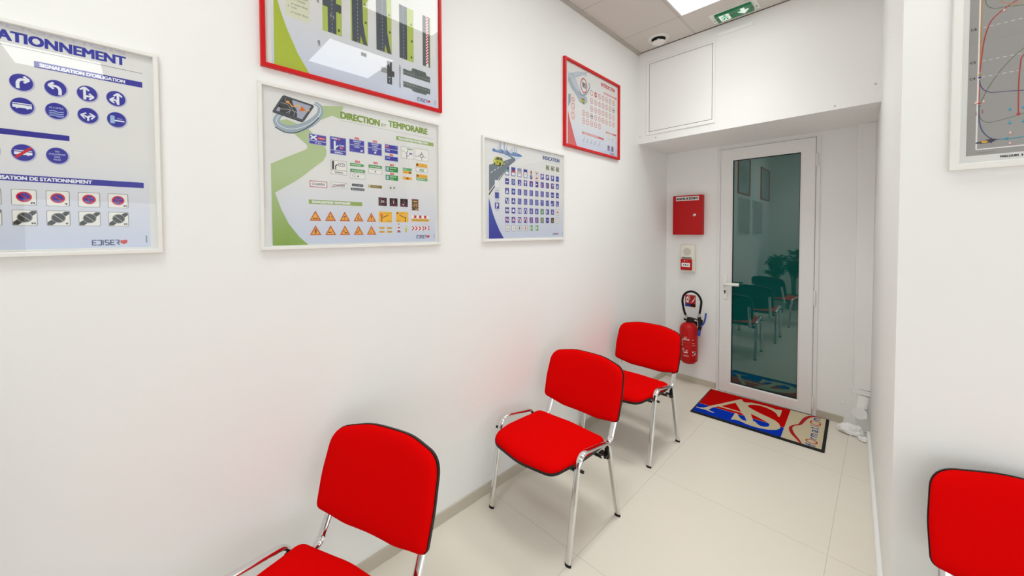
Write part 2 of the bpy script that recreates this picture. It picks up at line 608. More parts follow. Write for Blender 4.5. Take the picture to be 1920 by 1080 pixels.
for z0, z1 in ((2.082, 2.188), (0.93, 1.05), (0.055, 0.16)):
    hinge(1.240, z0, z1, (z0 + z1) / 2)
obj('hinge', boxes((0.502, 0.524, DF - .008, DF, 2.20, 2.318), (0.522, 0.532, -.032, -.018, 2.262, 2.30), bev=.002), PVC, door)
bm = bmesh.new(); box(bm, .5585, .590, -.028, -.019, .895, 1.137, .004, 3)
plate = obj('handle_plate', bm, WHITE, door)
bm = bmesh.new()
lathe(bm, [(0, .004), (.011, .004), (.011, .03), (0, .03)], 16, (.5735, -.02, 1.047), axis='Y')
sweep(bm, fillet([(.5735, -.046, 1.047), (.5735, -.062, 1.047), (.600, -.068, 1.047), (.700, -.066, 1.050)], .014), .015, .011, side=Vector((0, 0, 1)), seg=14)
obj('door_handle', bm, WHITE, door, smooth=True)
bm = bmesh.new()
lathe(bm, [(.0085, 0), (.0085, .0012), (0, .0012)], 16, (.5735, -.0275, .975), axis='Y')
prism_pts = [(.5685, .970), (.5785, .970), (.5770, .950), (.5700, .950)]
vs = [bm.verts.new((x, -.0288, z)) for x, z in prism_pts]; bm.faces.new(vs)
obj('keyhole', bm, DARK, plate)

# ------------------------------------------------------------------ ceiling LED panels
def led_panel(x0, y0, label, watt=WATT, spread=125):
    x1, y1 = x0 + .6, y0 + .6
    t = thing('ceiling_light', label, 'ceiling light', ((x0 + x1) / 2, (y0 + y1) / 2, CEIL), group='square LED ceiling panels')
    hx, hy = (x1 - x0) / 2, (y1 - y0) / 2
    b = bmesh.new()
    for a in ((-hx, hx, -hy, -hy + .009), (-hx, hx, hy - .009, hy), (-hx, -hx + .009, -hy + .009, hy - .009), (hx - .009, hx, -hy + .009, hy - .009)):
        box(b, *a, -.008, 0)
    obj('panel_frame', b, WHITE, t)
    obj('diffuser', boxes((-hx + .009, hx - .009, -hy + .009, hy - .009, -.005, 0)), GLOW, t)
    ld = bpy.data.lights.new('led_beam', 'AREA')
    ld.shape = 'RECTANGLE'; ld.size = ld.size_y = .57
    ld.energy = watt; ld.spread = radians(spread); ld.color = (0.965, 1.0, 0.985)
    lo = bpy.data.objects.new('led_beam', ld); C.objects.link(lo)
    lo.location = (0, 0, -.007); lo.parent = t
    return t


led_panel(.516, 2.352, 'lit square ceiling panel before the bulkhead, cut by the top edge of the photo', WATT_NEAR, 98)
led_panel(.50, 1.16, 'lit square ceiling panel above the red-framed road poster', 3.4, 110)
led_panel(1.72, 1.15, 'lit square ceiling panel just outside the passage, above the right-hand chair', 1.0)
led_panel(3.75, -.85, 'lit square ceiling panel mirrored in the glass of the STATIONNEMENT poster')
led_panel(.50, -.64, 'added fill ceiling panel, out of view, nearest the corner of left and back walls', 5.2)  # unseen panel, added to even out the lighting
led_panel(2.5, -.95, 'added fill ceiling panel, out of view, above the middle of the back wall', 2.5)  # unseen panel, added as fill light near the back wall
led_panel(5.0, .45, 'added fill ceiling panel, out of view, nearest the end wall of the room')  # added out of view for more fill from the open room

# ------------------------------------------------------------------ recessed emergency exit sign
t = thing('exit_sign', 'recessed green running-man emergency exit sign with white arrow in the ceiling', 'exit sign', (.815, 3.183, CEIL))
obj('housing_frame', boxes((-.155, .155, -.075, -.064, -.006, 0), (-.155, .155, .064, .075, -.006, 0), (-.155, -.122, -.064, .064, -.006, 0), (.122, .155, -.064, .064, -.006, 0), (-.122, .122, -.064, .064, -.002, 0), bev=.001), WHITE, t)
GR = mat('green_backlit', '#1d6b41', 0.3, emit='#1d6b41', es=0.25)
GRD = mat('green_backlit_dark', '#0f4226', 0.3, emit='#0f4226', es=0.2)
GW = mat('white_backlit', '#dfe9e2', 0.3, emit='#e6fff2', es=0.35)
GG = mat('mint_backlit', '#62dfa6', 0.3, emit='#70f0b8', es=0.5)
obj('sign_body', boxes((-.119, .119, -.056, .056, -.022, -.002), bev=.002), GR, t)
a = Art((0, 0, -.0221), (1, 0, 0), (0, -1, 0), (0, 0, -1))
a.rect(-11.9, -.5, 11.9, .6, GRD)
a.L = 2
a.rect(-9.4, -4.6, -2.6, 4.6, GW)
a.L = 3
a.ell(-5.6, 3.2, .75, .9, GR, 14)
a.stroke([(-5.6, 2.2), (-6.2, .6), (-6.4, -.6)], 1.7, GG, 4)
a.stroke([(-6.3, -.5), (-4.9, -1.3), (-4.8, -3.4)], 1.0, GR, 4)
a.stroke([(-6.5, -.6), (-7.2, -2.4), (-8.8, -2.5)], 1.0, GR, 4)
a.stroke([(-5.8, 1.8), (-4.2, .9), (-3.2, 1.6)], .7, GR, 4)
a.stroke([(-6.0, 1.8), (-7.6, 1.4), (-8.2, -.2)], .7, GR, 4)
a.L = 2
a.rect(4.9, -.4, 7.6, 4.6, GW)
a.poly([(6.2, -4.4), (10.2, 1.0), (8.4, 1.6), (7.3, .2), (5.2, .2), (4.0, 1.4), (2.3, .8)], GW)
a.build('pictogram', t)
for sx in (-.14, .14):
    b = bmesh.new(); lathe(b, [(0, -.0085), (.004, -.008), (.005, -.006)], 10, (sx, .03, 0)); obj('screw', b, DARK, t)

# ------------------------------------------------------------------ round ceiling air vent
t = thing('air_vent', 'small round white air vent set in the ceiling by the bulkhead', 'air vent', (.245, 3.17, CEIL))
b = bmesh.new(); lathe(b, [(.057, 0), (.057, -.005), (.064, -.009), (.082, -.006), (.086, 0)], 40); obj('vent_ring', b, WHITE, t, smooth=True)
b = bmesh.new(); lathe(b, [(0, -.001), (.058, -.001), (.058, 0), (0, 0)], 32); obj('vent_throat', b, DARK, t)
b = bmesh.new(); lathe(b, [(0, -.040), (.034, -.040), (.049, -.037), (.054, -.032), (.052, -.028), (.012, -.022), (.012, -.001)], 40); obj('vent_disc', b, WHITE, t, smooth=True)

# ------------------------------------------------------------------ bulkhead fittings
t = thing('access_panel', 'square white access hatch with a thin dark gap on the bulkhead', 'access panel', (0, BULK_Y, 0))
px0, px1, pz0, pz1 = .107, .632, 2.461, 3.068
b = bmesh.new(); ring_rect(b, (px0 - .032, px1 + .024, pz0 - .034, pz1 + .024), (px0 - .004, px1 + .004, pz0 - .004, pz1 + .004), -.007, 0.0, -.006)
obj('hatch_frame', b, WALL, t)
obj('hatch_gap', boxes((px0 - .004, px1 + .004, -.001, .0, pz0 - .004, pz1 + .004)), mat('hatch_shadow', (.16, .15, .14), .8), t)
obj('hatch_door', boxes((px0, px1, -.006, -.001, pz0, pz1), bev=.001), WALL, t)
o = obj('plastic_strip', boxes((.664, .912, BULK_Y - .006, BULK_Y, 3.108, 3.139), (.664, .912, BULK_Y - .012, BULK_Y - .006, 3.108, 3.115), bev=.001), mat('glossy_white_plastic', (.93, .93, .93), .3))
tag(o, 'short white plastic strip fixed high on the bulkhead below the exit sign', 'plastic strip')
for (x, z), lb in (((1.391, 2.385), 'tiny white screw cap above the lower edge of the bulkhead, right of centre'),
                   ((1.586, 2.479), 'tiny grey screw cap on the bulkhead beside the right wall'),
                   ((.165, 2.398), 'tiny screw cap on the bulkhead just below the access hatch'),
                   ((.014, 2.43), 'tiny screw cap on the bulkhead beside the left wall')):
    b = bmesh.new(); lathe(b, [(0, .0045), (.004, .004), (.0065, 0)], 14, (x, BULK_Y, z), axis='Y')
    tag(obj('screw_cap', b, mat('grey_cap', (.55, .54, .52), .4), smooth=True), lb, 'screw cap', 'screw caps on the bulkhead')

# ================================================================== FIRE SAFETY ON THE FAR WALL
t = thing('register_cabinet', 'red metal key cabinet with a white REGISTRE DE SECURITE label', 'cabinet', (.089, FAR, 1.512))
obj('cabinet_body', boxes((.002, .284, -.045, 0, .002, .395)), REDMETAL, t)
b = bmesh.new(); box(b, 0, .286, -.062, -.046, 0, .398, .006, 3)
dr = obj('cabinet_door', b, REDMETAL, t, smooth=True)
b = bmesh.new(); lathe(b, [(.015, 0), (.015, .003), (.011, .005), (.011, .009), (0, .009)], 24, (.213, -.062, .197), axis='Y')
obj('lock', b, STEEL, dr, smooth=True)
a = Art((0, -.0622, 0), (1, 0, 0), (0, 0, 1), (0, -1, 0))
a.rect(3.2, 34.4, 25.3, 38.6, '#e6e2dc'); a.L = 3
a.text('REGISTRE DE SECURITE', 3.9, 35.3, 24.6, 37.6, '#1a1a1e', .03)
a.build('label', dr)

t = thing('alarm_call_point', 'cream alarm sounder with a red manual fire call point in its lower half', 'fire alarm', (.164, FAR, 1.135))
b = bmesh.new(); box(b, 0, .138, -.045, 0, 0, .278, .010, 3)
obj('sounder_housing', b, CREAM, t, smooth=True)
b = bmesh.new(); lathe(b, [(.038, 0), (.037, .003), (.030, .0045), (.029, .002), (.020, .003), (.019, .001), (.010, .002), (0, .002)], 32, (.064, -.045, .205), axis='Y')
obj('speaker_grille', b, mat('grey_grille', (.60, .58, .51), .6), t, smooth=True)
b = bmesh.new(); box(b, .008, .116, -.066, -.045, .020, .130, .005, 3)
cp = obj('call_point', b, REDMETAL, t, smooth=True)
a = Art((0, -.0662, 0), (1, 0, 0), (0, 0, 1), (0, -1, 0))
a.rrect(1.9, 5.0, 10.2, 9.2, .5, '#e9e6e2'); a.L = 2
a.poly([(3.2, 7.1), (4.4, 8.0), (4.4, 6.2)], '#222226'); a.ell(6.0, 7.1, .75, .75, '#222226'); a.poly([(8.8, 7.1), (7.6, 8.0), (7.6, 6.2)], '#222226')
a.rect(4.2, 10.9, 5.4, 11.7, '#f0eeee'); a.rect(6.9, 10.9, 7.7, 11.5, '#f0a0a0')
a.build('call_point_label', cp)
a = Art((0, -.0452, 0), (1, 0, 0), (0, 0, 1), (0, -1, 0))
for k in range(9):
    a.rect(1.4 + k * 1.05, 13.4, 2.2 + k * 1.05, 14.8, '#25221e')
a.build('printed_caption', t)

t = thing('fire_sign', 'small red extinguisher sign with white flames behind the hose loop', 'sign', (.199, FAR, .774))
obj('sign_plate', boxes((0, .102, -.003, 0, 0, .121), bev=.001), mat('sign_red', '#b01712', .4), t)
a = Art((0, -.0031, 0), (1, 0, 0), (0, 0, 1), (0, -1, 0))
a.rect(.2, .3, 5.0, 3.2, '#203a8e'); a.rect(5.2, .3, 10.0, 3.2, '#2a1618')
a.rrect(1.2, 4.0, 3.6, 9.8, .7, '#ece4de'); a.rect(2.0, 9.6, 2.8, 10.8, '#ece4de'); a.L = 2
a.stroke([(2.5, 10.6), (4.0, 11.2), (4.6, 9.0), (4.4, 7.0)], .5, '#ece4de', 4)
a.ell(2.4, 7.4, .6, .9, '#8a1512', 12)
a.line([(.2, 1.7), (5, 1.7)], .15, '#4a68c0')
for k in range(3):
    a.stroke([(5.6 + k * .5, 4.2 + k * .2), (7.0 + k * .4, 5.4 + k * .8), (8.2 + k * .5, 6.4 + k), (9.4, 8.6 + k)], .55, '#ece4de', 4, wf=lambda s: sin(pi * (.1 + .85 * s)))
a.build('pictogram', t)

# fire extinguisher hung on the wall
EX, EY = .270, FAR - .095
t = thing('fire_extinguisher', 'red fire extinguisher with black looped hose hung on the far wall', 'fire extinguisher', (EX, EY, .232))
R = .084
b = bmesh.new()
lathe(b, [(0, .012), (.045, .012), (.050, 0), (.060, .0), (.066, .012), (R - .004, .022), (R, .034), (R, .335), (R - .003, .352), (R - .012, .372), (R - .028, .390), (.034, .402), (.022, .406), (0, .406)], 48)
body = obj('cylinder', b, REDMETAL, t, smooth=True)
phi0 = -pi / 2 + .34 - .05                     # label turned a little towards the room


def on_can(u, v, h):
    an = phi0 + u * .01 / R
    return Vector(((R + .0004 + h) * cos(an), (R + .0004 + h) * sin(an), v * .01))


a = Art(); a.curve = on_can


def band(u0, v0, u1, v1, col):
    n = max(1, int((u1 - u0) / 1.2) + 1)
    for k in range(n):
        a.rect(u0 + (u1 - u0) * k / n, v0, u0 + (u1 - u0) * (k + 1) / n, v1, col)


WH = '#e8d6d0'
band(-5.4, 24.0, 1.0, 25.4, WH); a.L = 2
a.text('EXTINCTEUR', -5.0, 24.3, .6, 25.1, '#b01712', .03); a.L = 1
a.stroke([(-3.6, 27.4), (-2.6, 26.2), (-1.5, 27.4)], .4, WH, 3); a.stroke([(-3.2, 25.9), (-2.4, 26.3), (-1.6, 25.9)], .35, WH, 3)
for v, w in ((23.2, 3.6), (21.2, 5.4), (17.6, 5.6)):
    band(-5.0, v, -5.0 + w, v + .14, '#c87068')
for v in (22.6, 20.6, 18.4):
    band(-6.6, v, -5.5, v + .9, WH)
band(3.6, 24.4, 5.6, 24.8, WH); band(3.6, 20.9, 6.0, 21.3, WH); band(3.6, 18.8, 7.4, 19.1, WH)
a.ring(-4.6, 14.4, .9, 1.2, .35, WH, 14); a.ring(-1.3, 13.6, 1.1, 1.1, .35, WH, 4); a.ell(-1.2, 13.6, .35, .35, WH, 8)
band(-4.2, 11.2, -.4, 12.3, WH)
band(-4.6, 8.4, .8, 8.8, WH); band(-4.2, 7.5, -.2, 7.8, '#c87068')
a.ell(4.4, 12.6, .8, .9, WH, 12); a.ell(4.4, 9.4, .5, .6, WH, 10)
a.ell(6.6, 11.4, .95, 2.2, '#cfc6c0', 16); a.L = 2; a.ell(6.6, 12.2, .6, 1.0, '#26222a', 12)
a.build_into(body)
b = bmesh.new()
lathe(b, [(.022, .404), (.026, .408), (.026, .424), (.017, .430), (.017, .452), (0, .455)], 20)
box(b, -.045, .050, -.016, .016, .418, .440, .005, 2)
sweep(b, fillet([(-.030, 0, .438), (.005, 0, .452), (.060, -.004, .446), (.098, -.006, .436)], .02), .011, .006, side=Vector((0, 1, 0)), seg=10)
obj('valve', b, BLACKPL, t, smooth=True)
hose = spline([(-.024, -.004, .458), (-.040, -.01, .505), (-.052, -.012, .560), (-.058, -.014, .625), (-.036, -.016, .685), (.022, -.018, .718), (.082, -.018, .700), (.118, -.016, .640), (.115, -.014, .570), (.103, -.012, .500)], 8)
b = bmesh.new(); sweep(b, hose, .0105, .0105, side=Vector((0, 1, 0)), seg=12)
obj('hose', b, RUBBER, t, smooth=True)
for p, d in (((-.022, -.004, .436), (-.028, -.006, .474)), ((.104, -.012, .508), (.100, -.012, .470))):
    b = bmesh.new(); sweep(b, [p, d], .0125, .0125, side=Vector((0, 1, 0)), seg=14)
    obj('hose_ferrule', b, STEEL, t, smooth=True)
b = bmesh.new()
sweep(b, fillet([(.100, -.012, .474), (.108, -.014, .440), (.112, -.016, .380), (.104, -.016, .345)], .02), .012, .017, side=Vector((0, 1, 0)), seg=12)
box(b, .104, .136, -.026, -.004, .395, .452, .006, 2)
obj('nozzle_gun', b, BLACKPL, t, smooth=True)
b = bmesh.new()
sweep(b, spline([(.118, -.018, .386), (.140, -.02, .410), (.156, -.022, .450), (.166, -.022, .522)], 6), .010, .0075, side=Vector((0, 1, 0)), seg=10)
sweep(b, [(.106, -.016, .350), (.102, -.016, .288)], .013, .013, side=Vector((0, 1, 0)), seg=12)
obj('trigger', b, BLUEPL, t, smooth=True)
obj('wall_bracket', boxes((-.03, .03, .05, .095, .300, .330), (-.05, .05, .091, .095, .22, .40)), BLACKPL, t)

# ------------------------------------------------------------------ drain pipe in the passage's corner
PXc, PYc = 1.534, FAR - .052
t = thing('drain_pipe', 'white painted drain pipe with clean-out cap in the corner right of the door', 'pipe', (PXc, PYc, 0))
def casing(g, z0, z1):
    return prism(bmesh.new(), fillet([(.0525, -.020 - g, 0), (.0525, -.014 - g, 0), (-.049 - g, -.014 - g, 0), (-.049 - g, .052, 0)], [0, 0, .022, 0], 8) + [Vector((.0515, .052, 0))], z0, z1)


obj('pipe', casing(0, 0, BULK_Z), WALL, t)
obj('pipe_collar', casing(.006, .285, .330), WALL, t)
b = bmesh.new()
sweep(b, [(0, -.010, .15), (-.004, -.042, .15)], .040, .040, side=Vector((0, 0, 1)), seg=28)
sweep(b, [(-.004, -.038, .15), (-.006, -.050, .15)], .045, .045, side=Vector((0, 0, 1)), seg=28)
sweep(b, [(.014, -.014, .28), (.004, -.036, .19)], .032, .012, side=Vector((1, 0, 0)), seg=16)
box(b, .012, .038, -.060, -.042, .118, .136, .004, 2)
obj('cleanout_cap', b, WALL, t, smooth=True)
b = bmesh.new(); lathe(b, [(0, .012), (.006, .011), (.009, 0)], 12, (1.428, FAR, .171), axis='Y')
tag(obj('wall_plug', b, WALL, smooth=True), 'tiny white plug in the far wall above the end of the right skirting', 'wall plug')
# crumpled white sheet on the floor
b = bmesh.new()
bmesh.ops.create_icosphere(b, subdivisions=5, radius=1)
from mathutils import noise
for v in b.verts:
    p = v.co.copy()
    d = 1 + .30 * noise.noise(p * 1.4) + .22 * abs(noise.noise(p * 3.3 + Vector((3, 1, 7)))) + .10 * noise.noise(p * 7.0)
    v.co = Vector((p.x * .074 * d, p.y * .052 * d, max(p.z, -.35) * (.042 + .016 * noise.noise(p * 2.6)) * d))
o = obj('crumpled_paper', b, mat('white_paper', (.84, .84, .84), .8), smooth=True)
o.location = (1.488, FAR - .150, 0); o.rotation_euler = (0, 0, .2)
zmin = min(v.co.z for v in o.data.vertices)
for v in o.data.vertices: v.co.z -= zmin
tag(o, 'crumpled white sheet lying on the floor at the foot of the drain pipe', 'paper')
b = bmesh.new(); bmesh.ops.create_icosphere(b, subdivisions=3, radius=1)
for v in b.verts:
    p = v.co.copy(); d = 1 + .35 * noise.noise(p * 2.3 + Vector((9, 2, 1)))
    v.co = Vector((p.x * .030 * d, p.y * .026 * d, max(p.z, -.5) * .020 * d))
zmin = min(v.co.z for v in b.verts)
for v in b.verts: v.co.z -= zmin
o = obj('plaster_crumb', b, WALL, smooth=True); o.location = (1.556, FAR - .235, 0)
tag(o, 'small broken lump of white plaster on the floor beside the right wall', 'plaster')

# ================================================================== DOOR MAT
MAT_RZ = .0375
t = thing('door_mat', 'red, blue and beige printed door mat with black rubber edge in front of the door', 'door mat', (.488, 3.296, 0), MAT_RZ)
b = bmesh.new(); box(b, 0, .884, 0, .612, 0, .007, .003, 2)
obj('rubber_base', b, RUBBER, t)
RED, BLU, BEI, NAV = '#bd0a06', '#0a34ad', '#c9bb9d', '#23559b'
for c_, nm in ((RED, 'r'), (BLU, 'b'), (BEI, 'e'), (NAV, 'n')):
    m_ = mat('ink_' + c_.lstrip('#'), c_, 0.95, spec=.02)
a = Art((0, 0, .007), (1, 0, 0), (0, 1, 0), (0, 0, 1), scale=.01 * .884 / .88, step=.0002)
K = .612 / .60 * .88 / .884
sc = lambda P: [(p[0], p[1] * K) for p in P]
a.poly(sc([(1.2, 3.0), (86.2, 3.0), (86.0, 59.0), (1.0, 59.0)]), BEI); a.L = 2
a.poly(sc([(1.2, 21.2), (62.8, 20.8), (62.8, 59.0), (1.0, 59.0)]), RED)
a.poly(sc([(1.2, 3.0), (62.9, 3.0), (62.8, 20.5), (1.2, 20.9)]), BLU); a.L = 3
# the A
A_out = [(1.4, 11.7), (1.8, 10.4), (6.0, 10.4), (9.3, 10.8), (13.2, 9.6), (16.0, 9.8), (16.1, 10.8), (12.5, 12.0), (11.0, 12.6), (12.4, 18.8), (15.3, 24.6),
         (32.7, 25.2), (36.0, 21.4), (38.9, 13.6), (38.8, 10.2), (47, 10.0), (43.2, 16), (41.3, 22.2), (38.4, 30.8), (34.6, 40.5), (30.6, 48.0), (27.6, 53.6), (26.2, 52.6), (20.0, 40.4), (13.9, 28.4), (11.2, 23.8), (9.0, 18.3), (6.9, 14.0), (4.2, 12.2)]
a.poly(sc(A_out), BEI, [sc([(17.2, 27.3), (32.7, 26.9), (24.9, 42.6)])])
# the S
a.L = 4
S_in = [(34.0, 43.4), (35.4, 46.9), (38.4, 49.3), (42.1, 50.6), (47.1, 49.9), (50.9, 47.8), (54.0, 44.7), (55.8, 41.2), (56.6, 37.9), (57.8, 38.8), (57.7, 47.0), (57.5, 53.4), (55.9, 52.7), (54.1, 51.6), (50.6, 52.6), (46.7, 53.4), (40.8, 53.2), (35.3, 52.2), (31.6, 49.2), (29.6, 49.4),
        (33.4, 42.0), (37.0, 33.4), (39.3, 28.6), (43.2, 26.7), (46.5, 24.6), (49.9, 22.8), (52.8, 20.4), (53.9, 17.4), (53.4, 14.2), (51.4, 11.9), (48.8, 11.4), (46.9, 12.6), (44.2, 16.4), (41.4, 15.0), (38.6, 11.6),
        (36.3, 10.4), (33.6, 10.4), (31.4, 9.8), (29.2, 6.9), (31.6, 8.9), (35.0, 9.2), (39.2, 7.4), (43.8, 6.6), (49.0, 7.0), (54.4, 8.8), (58.7, 12.4), (60.6, 16.6), (60.5, 20.6), (59.0, 25.0), (56.4, 28.6), (51.7, 31.5), (45.0, 34.6), (39.6, 37.9), (35.6, 40.8)]
a.poly(sc(S_in), BEI)
a.poly(sc([(29.2, 6.9), (31.4, 9.8), (33.6, 10.4), (36.3, 10.4), (38.6, 11.6), (38.2, 12.9), (36.3, 12.3), (34.3, 14.5), (32.0, 18.5), (30.5, 22.0), (29.1, 21.5)]), BEI)
# the car outline over the beige field
a.L = 3
co = [(74.6, 3.1), (73.4, 6.0), (71.2, 10.2), (69.1, 14.2), (67.6, 18.4), (66.7, 22.6), (66.8, 26.4), (68.2, 30.4), (71.0, 34.4), (72.0, 39.4), (73.0, 46.2), (74.4, 52.0), (76.6, 56.6), (79.6, 58.8), (83.0, 59.0)]
a.stroke(sc(co), 1.6, '#a80c10', 5, wf=lambda s: .7 + .9 * abs(sin(s * 2.0 * pi)) * (1 if s < .95 else .5))
a.L = 5
for ch, v0, v1, uu0, uu1, c_ in (('f', 3.4, 6.4, 77.0, 83.0, NAV), ('r', 15.4, 17.8, 79.0, 82.8, NAV), ('m', 19.2, 25.4, 78.9, 82.8, NAV), ('a', 27.8, 32.2, 78.9, 82.8, NAV),
                                 ('t', 33.8, 36.4, 77.8, 82.8, NAV), ('i', 38.6, 39.6, 77.4, 82.8, NAV), ('n', 51.2, 56.4, 78.6, 82.8, NAV)):
    a.vtext(ch, uu0, v0 * K, uu1, v1 * K, c_, .012)
for v0, v1 in ((7.4, 14.4), (41.2, 49.8)):
    n = 28
    f = lambda k: [(80.2 + (3.5 - k) * cos(2 * pi * i / n), (v0 + v1) / 2 * K + ((v1 - v0) / 2 - k) * K * sin(2 * pi * i / n)) for i in range(n)]
    a.poly(f(0), '#b8181a', [f(.85)])
a.build('printed_pile', t)

# ================================================================== VISITOR CHAIRS
def cushion(outline, layers, fn):
    """stack of rings: every layer is (inset, height); fn maps (a, b, h) to a point"""
    b = bmesh.new()
    cx = sum(p[0] for p in outline) / len(outline); cy = sum(p[1] for p in outline) / len(outline)
    hx = max(abs(p[0] - cx) for p in outline); hy = max(abs(p[1] - cy) for p in outline)
    rings = []
    for ins, h in layers:
        kx, ky = 1 - ins / hx, 1 - ins / hy
        rings.append([b.verts.new(fn(cx + (p[0] - cx) * kx, cy + (p[1] - cy) * ky, h)) for p in outline])
    n = len(outline)
    for r0, r1 in zip(rings, rings[1:]):
        for i in range(n):
            b.faces.new((r0[i], r0[(i + 1) % n], r1[(i + 1) % n], r1[i]))
    for r, ly in ((rings[0], layers[0]), (rings[-1], layers[-1])):
        c = b.verts.new(fn(cx, cy, ly[1]))
        for i in range(n):
            b.faces.new((r[i], r[(i + 1) % n], c))
    return b


def round_poly(pts, radii, n=8):
    out = []
    m = len(pts)
    for i in range(m):
        a_, b_, c_ = Vector((*pts[i - 1], 0)), Vector((*pts[i], 0)), Vector((*pts[(i + 1) % m], 0))
        d1, d2 = (a_ - b_).normalized(), (c_ - b_).normalized()
        t_ = min(radii[i] / math.tan(d1.angle(d2) / 2), (a_ - b_).length * .48, (c_ - b_).length * .48)
        p, q = b_ + d1 * t_, b_ + d2 * t_
        for k in range(n + 1):
            s = k / n
            w = p * (1 - s) ** 2 + b_ * 2 * s * (1 - s) + q * s * s
            out.append((w.x, w.y))
    # densify long spans so that the curved shell bends smoothly
    res = []
    for i, p in enumerate(out):
        q = out[(i + 1) % len(out)]
        d = hypot(q[0] - p[0], q[1] - p[1])
        k = max(1, int(d / .03))
        for j in range(k):
            res.append((p[0] + (q[0] - p[0]) * j / k, p[1] + (q[1] - p[1]) * j / k))
    return res


SEAT_OUT = round_poly([(-.212, -.250), (0, -.272), (.212, -.250), (.240, -.10), (.240, .05), (.236, .166), (0, .184), (-.236, .166), (-.240, .05), (-.240, -.10)],
                      [.075, .5, .075, .3, .3, .040, .5, .040, .3, .3])
BACK_OUT = round_poly([(-.255, .004), (-.12, -.026), (.12, -.026), (.255, .004), (.261, .12), (.252, .274), (.10, .304), (-.10, .304), (-.252, .274), (-.261, .12)],
                      [.028, .3, .3, .028, .5, .075, .4, .4, .075, .5])


def seat_fn(x, y, h):
    s = (y + .27) / .44
    z = .404 + .022 * (1 - s) - .022 * max(0, (-.16 - y) / .11) ** 2 + .10 * x * x + .010 * max(0, (y - .09) / .08) ** 2
    return Vector((x, y, z + h))


def back_fn(x, w, h):
    y = .284 + .30 * w + .05 * (w - .16) ** 2 - .45 * x * x
    return Vector((x, y - h * .95, .492 + w + h * .28))


def make_chair(label):
    t = thing('visitor_chair', label, 'chair', group='red visitor chairs')
    seat = obj('seat', cushion(SEAT_OUT, [(.006, 0), (.0, .003), (.0, .012), (.004, .020), (.013, .026), (.04, .030), (.11, .031)], seat_fn), REDFAB, t, smooth=True)
    obj('seat_shell', cushion(SEAT_OUT, [(.06, -.024), (.02, -.020), (.004, -.016), (-.002, -.009), (-.002, .003), (.004, .003)], seat_fn), BLACKPL, seat, smooth=True)
    back = obj('backrest', cushion(BACK_OUT, [(.006, 0), (.0, .003), (.0, .011), (.004, .019), (.014, .026), (.04, .030), (.10, .031)], back_fn), REDFAB, t, smooth=True)
    obj('back_shell', cushion(BACK_OUT, [(.08, -.022), (.03, -.020), (.004, -.017), (-.003, -.011), (-.003, .002), (.004, .002)], back_fn), BLACKPL, back, smooth=True)
    RA, RB = .0165, .0088
    for sx in (-1, 1):
        x = sx * .266
        path = fillet([(sx * .262, -.213, .012), (x, -.130, .491), (x, .138, .436), (sx * .275, .226, .012)], [0, .072, .056, 0], 12)
        i1, i2 = 2, len(path) - 3
        for seg_, e in ((path[:i1 + 1], path[0]), (path[i2:], path[-1])):
            b = bmesh.new(); sweep(b, seg_, RA, RB); lg = obj('leg', b, CHROME, t, smooth=True)
            b = bmesh.new(); sweep(b, [(e.x, e.y, 0), (e.x, e.y, .011), (e.x, e.y, .0125)], RA + .0006, RB + .0012)
            obj('foot_cap', b, RUBBER, lg, smooth=True)
        b = bmesh.new(); sweep(b, path[i1:i2 + 1], RA, RB); obj('side_rail', b, CHROME, t, smooth=True)
        xs = sx * .222
        sp = fillet([(sx * .17, -.06, .376), (sx * .20, .15, .380), (xs, .235, .384), (xs, .292, .500), (xs, .340, .655)], [0, .2, .05, .08, 0], 9)
        b = bmesh.new(); sweep(b, sp, .017, .009); obj('back_support', b, CHROME, t, smooth=True)
        b = bmesh.new()
        x0, x1 = sorted((x - sx * .004, x + sx * .030))
        sweep(b, [(x0, -.138, .420), (x1, -.138, .420)], .0075, .0075, side=Vector((0, 0, 1)), seg=12)
        obj('linking_pin', b, BLACKPL, t, smooth=True)
        b = bmesh.new()
        x0, x1 = sorted((xs, x + sx * .004))
        prism(b, [(x0, .108), (x1, .108), (x1, .150), (x0, .150)], .362, .376)
        x0, x1 = sorted((x - sx * .016, x + sx * .006))
        box(b, x0, x1, .128, .152, .350, .405, .003)
        obj('rail_bracket', b, BLACKPL, t)
    for y in (-.115, .09):
        b = bmesh.new()
        sweep(b, [(-.264, y, .376 if y > 0 else .392), (.264, y, .376 if y > 0 else .392)], .012, .008, side=Vector((0, 1, 0)), seg=12)
        obj('cross_bar', b, CHROME, t, smooth=True)
    return t


ch = make_chair('red visitor chair nearest the camera, seat cut by the bottom edge of the photo')
ch.location = (.450, .305, 0); ch.rotation_euler = (0, 0, radians(20))
dup(ch, (.366, 1.574, 0), radians(.8), 'red upholstered visitor chair in the middle of the row along the left wall')
dup(ch, (.314, 2.538, 0), radians(-.5), 'red upholstered visitor chair farthest back, beside the fire extinguisher')
dup(ch, (2.026, 1.500, 0), radians(2), 'red upholstered visitor chair against the right wall under the motorcycle course poster')

# ================================================================== POSTERS
PW, PH = 79.0, 62.5


